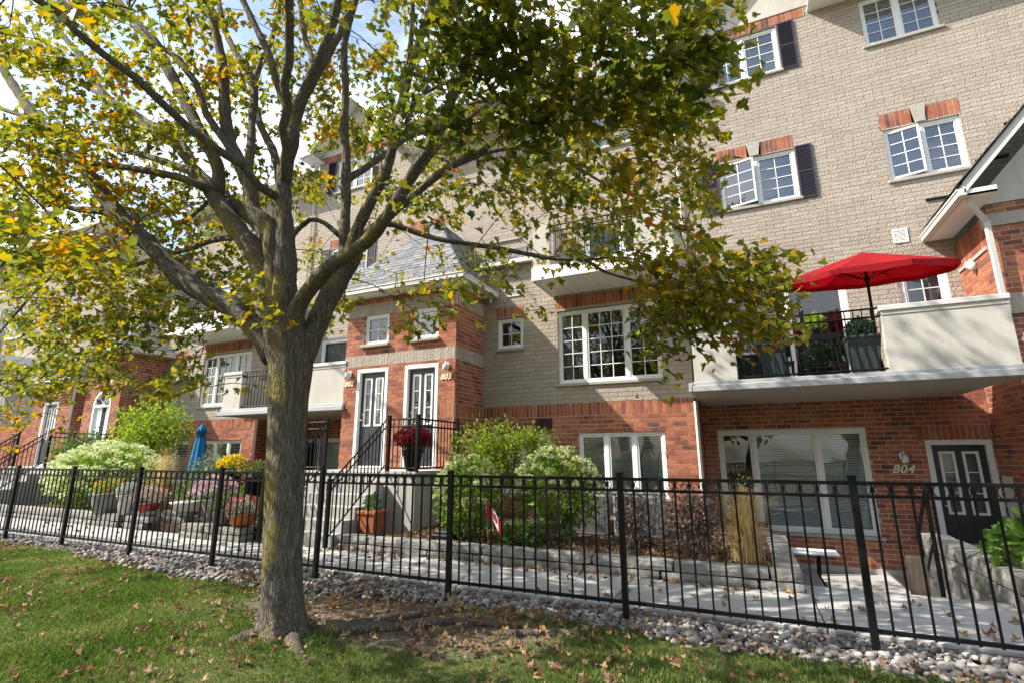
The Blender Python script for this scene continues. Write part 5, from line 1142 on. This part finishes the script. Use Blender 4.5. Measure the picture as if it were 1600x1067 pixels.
# surface roots
def root(pts):
    P = [Vector((x, y, float(gz(x, y))+h)) for x, y, h, r_ in pts]; out = []; rr_ = []
    for i in range(len(P)-1):
        for k in range(6): t = k/6; out.append(P[i].lerp(P[i+1], t)+Vector((0, random.uniform(-.012, .012), random.uniform(-.006, .006)))); rr_.append(pts[i][3]*(1-t)+pts[i+1][3]*t)
    out.append(P[-1]); rr_.append(pts[-1][3]); MB().tube(out, rr_, 10).build('root', BARK, tree, True)
for pts in ([(-3.4, 3.25, .0, .07), (-3.15, 3.1, -.02, .045), (-2.85, 3.05, -.03, .03), (-2.6, 3.05, -.05, .02)], [(-3.3, 3.5, .03, .07), (-2.9, 3.85, .02, .04), (-2.5, 4.2, .02, .035), (-2.0, 4.3, .01, .03), (-1.7, 4.35, -.03, .02)],
            [(-3.2, 3.7, .02, .05), (-3.0, 4.15, .02, .04), (-2.75, 4.5, .01, .03), (-2.4, 4.62, -.03, .02)], [(-2.9, 3.6, -.02, .02), (-2.5, 3.62, .005, .035), (-2.2, 3.5, .0, .03), (-1.95, 3.52, -.03, .02)], [(-2.3, 4.05, -.01, .02), (-1.9, 4.1, .015, .035), (-1.5, 4.3, .01, .03), (-1.2, 4.28, -.03, .02)],
            [(-3.75, 3.2, .0, .07), (-3.85, 3.05, -.02, .04), (-3.9, 2.9, -.05, .02)]): root(pts)
# ================================================================== GRASS, PEBBLES, LITTER
def bare(x, y): return ((x+3.2)/1.75)**2+((y-4.15)/.72)**2
def vis(P, m=40):
    d = P-np.array(CAM); z = d@np.array(_f); px = 800+FPX*(d@np.array(_r))/z; py = 533.5-FPX*(d@np.array(_u))/z
    return (z > .2) & (px > -m) & (px < 1600+m) & (py < 1067+m*2)
N = 420000
X = rng.uniform(-16, 2.6, N); Y = rng.uniform(1.7, 4.95, N); ok = (Y < yb(X)-.0+rng.normal(0, .03, N)); 
dens = np.clip((bare(X, Y)-.75)*1.6+.25*np.sin(X*6)*np.sin(Y*7), .035, 1); dens = dens*np.clip(1.15-(np.hypot(X, Y)-4)*.06, .45, 1)
ok &= rng.random(N) < dens; P = np.column_stack([X, Y, gz(X, Y)-.004]); ok &= vis(P); P = P[ok]
n = len(P); dist = np.hypot(P[:, 0], P[:, 1])
dirs = np.column_stack([rng.normal(0, .42, n), rng.normal(0, .42, n), np.ones(n)]); up = rand_dirs(n)
A = basis(dirs, up); hgt = rng.uniform(.022, .06, n)*(.8+.35*np.sin(P[:, 0]*2.3)*np.sin(P[:, 1]*3.1)); wd_ = (.09+dist*.012)
A[:, :, 1] *= hgt[:, None]; A[:, :, 0] *= wd_[:, None]; A[:, :, 2] *= hgt[:, None]*2
tv, tf = leaf_t('blade'); print('grass', n)
tag(scatter('grass', tv, tf, A, P, GRASS), 'short green lawn grass thinning towards the maple roots', 'grass')
# pebbles
ico = [(0, 0, 1), (.894, 0, .447), (.276, .851, .447), (-.724, .526, .447), (-.724, -.526, .447), (.276, -.851, .447), (.724, .526, -.447), (-.276, .851, -.447), (-.894, 0, -.447), (-.276, -.851, -.447), (.724, -.526, -.447), (0, 0, -1)]
icf = [(0, 1, 2), (0, 2, 3), (0, 3, 4), (0, 4, 5), (0, 5, 1), (1, 6, 2), (2, 7, 3), (3, 8, 4), (4, 9, 5), (5, 10, 1), (6, 7, 2), (7, 8, 3), (8, 9, 4), (9, 10, 5), (10, 6, 1), (11, 7, 6), (11, 8, 7), (11, 9, 8), (11, 10, 9), (11, 6, 10)]
def subdiv(v, f):
    v = [tuple(p) for p in v]; c = {}; nf = []
    def mid(a, b):
        k = (min(a, b), max(a, b))
        if k not in c: p = np.array(v[a])+np.array(v[b]); v.append(tuple(p/np.linalg.norm(p))); c[k] = len(v)-1
        return c[k]
    for a, b, d in f: x, y, z = mid(a, b), mid(b, d), mid(d, a); nf += [(a, x, z), (x, b, y), (z, y, d), (x, y, z)]
    return v, nf
iv, if_ = subdiv(ico, icf)
N = 21000; X = rng.uniform(-13, 3.2, N); Y = rng.uniform(4.25, 5.15, N); ok = Y > yb(X)-.02+rng.normal(0, .05, N); X, Y = X[ok], Y[ok]
e_ = 1-np.clip((X+3.4)**2/3, 0, 1)*1; ok = rng.random(len(X)) > .55*e_*(Y < 4.75); X, Y = X[ok], Y[ok]
ok = rng.random(len(X)) < np.clip(1.1-np.abs(X+1)*.06, .4, 1); X, Y = X[ok], Y[ok]
n = len(X); sc = rng.gamma(6, 1, n)/6*.016+.006; Z = .03+sc*.5+rng.random(n)*.05*(rng.random(n) < .6)
A = basis(rand_dirs(n, 0, .15), rand_dirs(n, 2.5)); A[:, :, 0] *= (sc*rng.uniform(.7, 1, n))[:, None]; A[:, :, 1] *= (sc*rng.uniform(1, 1.45, n))[:, None]; A[:, :, 2] *= (sc*rng.uniform(.5, .8, n))[:, None]
iv = np.array(iv)*(1+.07*np.sin(np.array(iv)[:, :1]*5+np.array(iv)[:, 1:2]*4))
tag(scatter('pebbles', iv, if_, A, np.column_stack([X, Y, Z]), PEB, smooth=True), 'rounded grey and white river pebbles along the foot of the iron fence', 'pebbles')
# fallen leaves
def litter(name, X, Y, zf, label, smin=.035, smax=.085, m=LITTER):
    n = len(X); P = np.column_stack([X, Y, zf(X, Y)]); P = P[vis(P)]; n = len(P)
    A = basis(rand_dirs(n, 0, .25), rand_dirs(n, 1.6))*rng.uniform(smin, smax, n)[:, None, None]; tv, tf = leaf_t('maple'); tv = tv.copy(); tv[:, 2] += .7*np.abs(tv[:, 0])*np.sin(tv[:, 1]*4)+.3*(tv[:, 1]-.4)**2; tv[:, 0] *= .8
    tag(scatter(name, tv, tf, A, P, m), label, 'fallen leaves')
X = rng.uniform(-14, 2.5, 3400); Y = rng.uniform(1.8, 4.9, 3400); k = (Y < yb(X)+.1) & (rng.random(3400) < (.45+.4*np.sin(X*2.1+Y*1.3)))
X1 = rng.normal(-2.9, 1.2, 420); Y1 = rng.normal(4.1, .4, 420); k1 = (Y1 < 4.8)
litter('fallen_leaves', np.concatenate([X[k], X1[k1]]), np.concatenate([Y[k], Y1[k1]]), lambda x, y: gz(x, y)+.03+rng.random(len(x))*.015, 'dry brown and yellow maple leaves scattered on the lawn')
X = np.concatenate([rng.uniform(-14, 2.5, 160), rng.uniform(-6, .3, 130), rng.uniform(-6, 0, 120)]); Y = np.concatenate([rng.uniform(5.2, 6.3, 160), rng.uniform(6.15, 6.32, 130), rng.uniform(4.4, 5.1, 120)])
litter('path_leaves', X, Y, lambda x, y: np.where(y > 5.16, .128, .1)+.004, 'yellow leaves lying on the pebbles and the concrete path', .05, .09)
X = rng.uniform(-5.2, .1, 1500); Y = rng.uniform(6.6, 8.0, 1500)
litter('bed_litter', X, Y, lambda x, y: .285+.01*rng.random(len(x)), 'brown leaf litter on the mulch of the middle bed', .03, .08)
# street trees behind the camera, seen only in the window glass
def far_tree(x, y, s_, label):
    e = empty('street_tree', label, 'tree', 'trees across the street'); MB().tube([(x, y, 0), (x+.2, y, 3*s_), (x, y+.1, 5*s_)], [.28*s_, .2*s_, .08*s_], 8).build('trunk', BARK, e, True)
    foliage('crown', e, (x, y, 5.2*s_), (3.2*s_, 3.0*s_, 3.1*s_), 2600, .42, MIDL, 'maple', shell=.3)
for (x, y, s_) in ((-14, -17, 1.2), (-7, -19, 1.35), (0, -18, 1.15), (6.5, -20, 1.4), (13, -18, 1.2), (20, -21, 1.3)): far_tree(x, y, s_, 'broad green tree across the street, seen only mirrored in window glass')
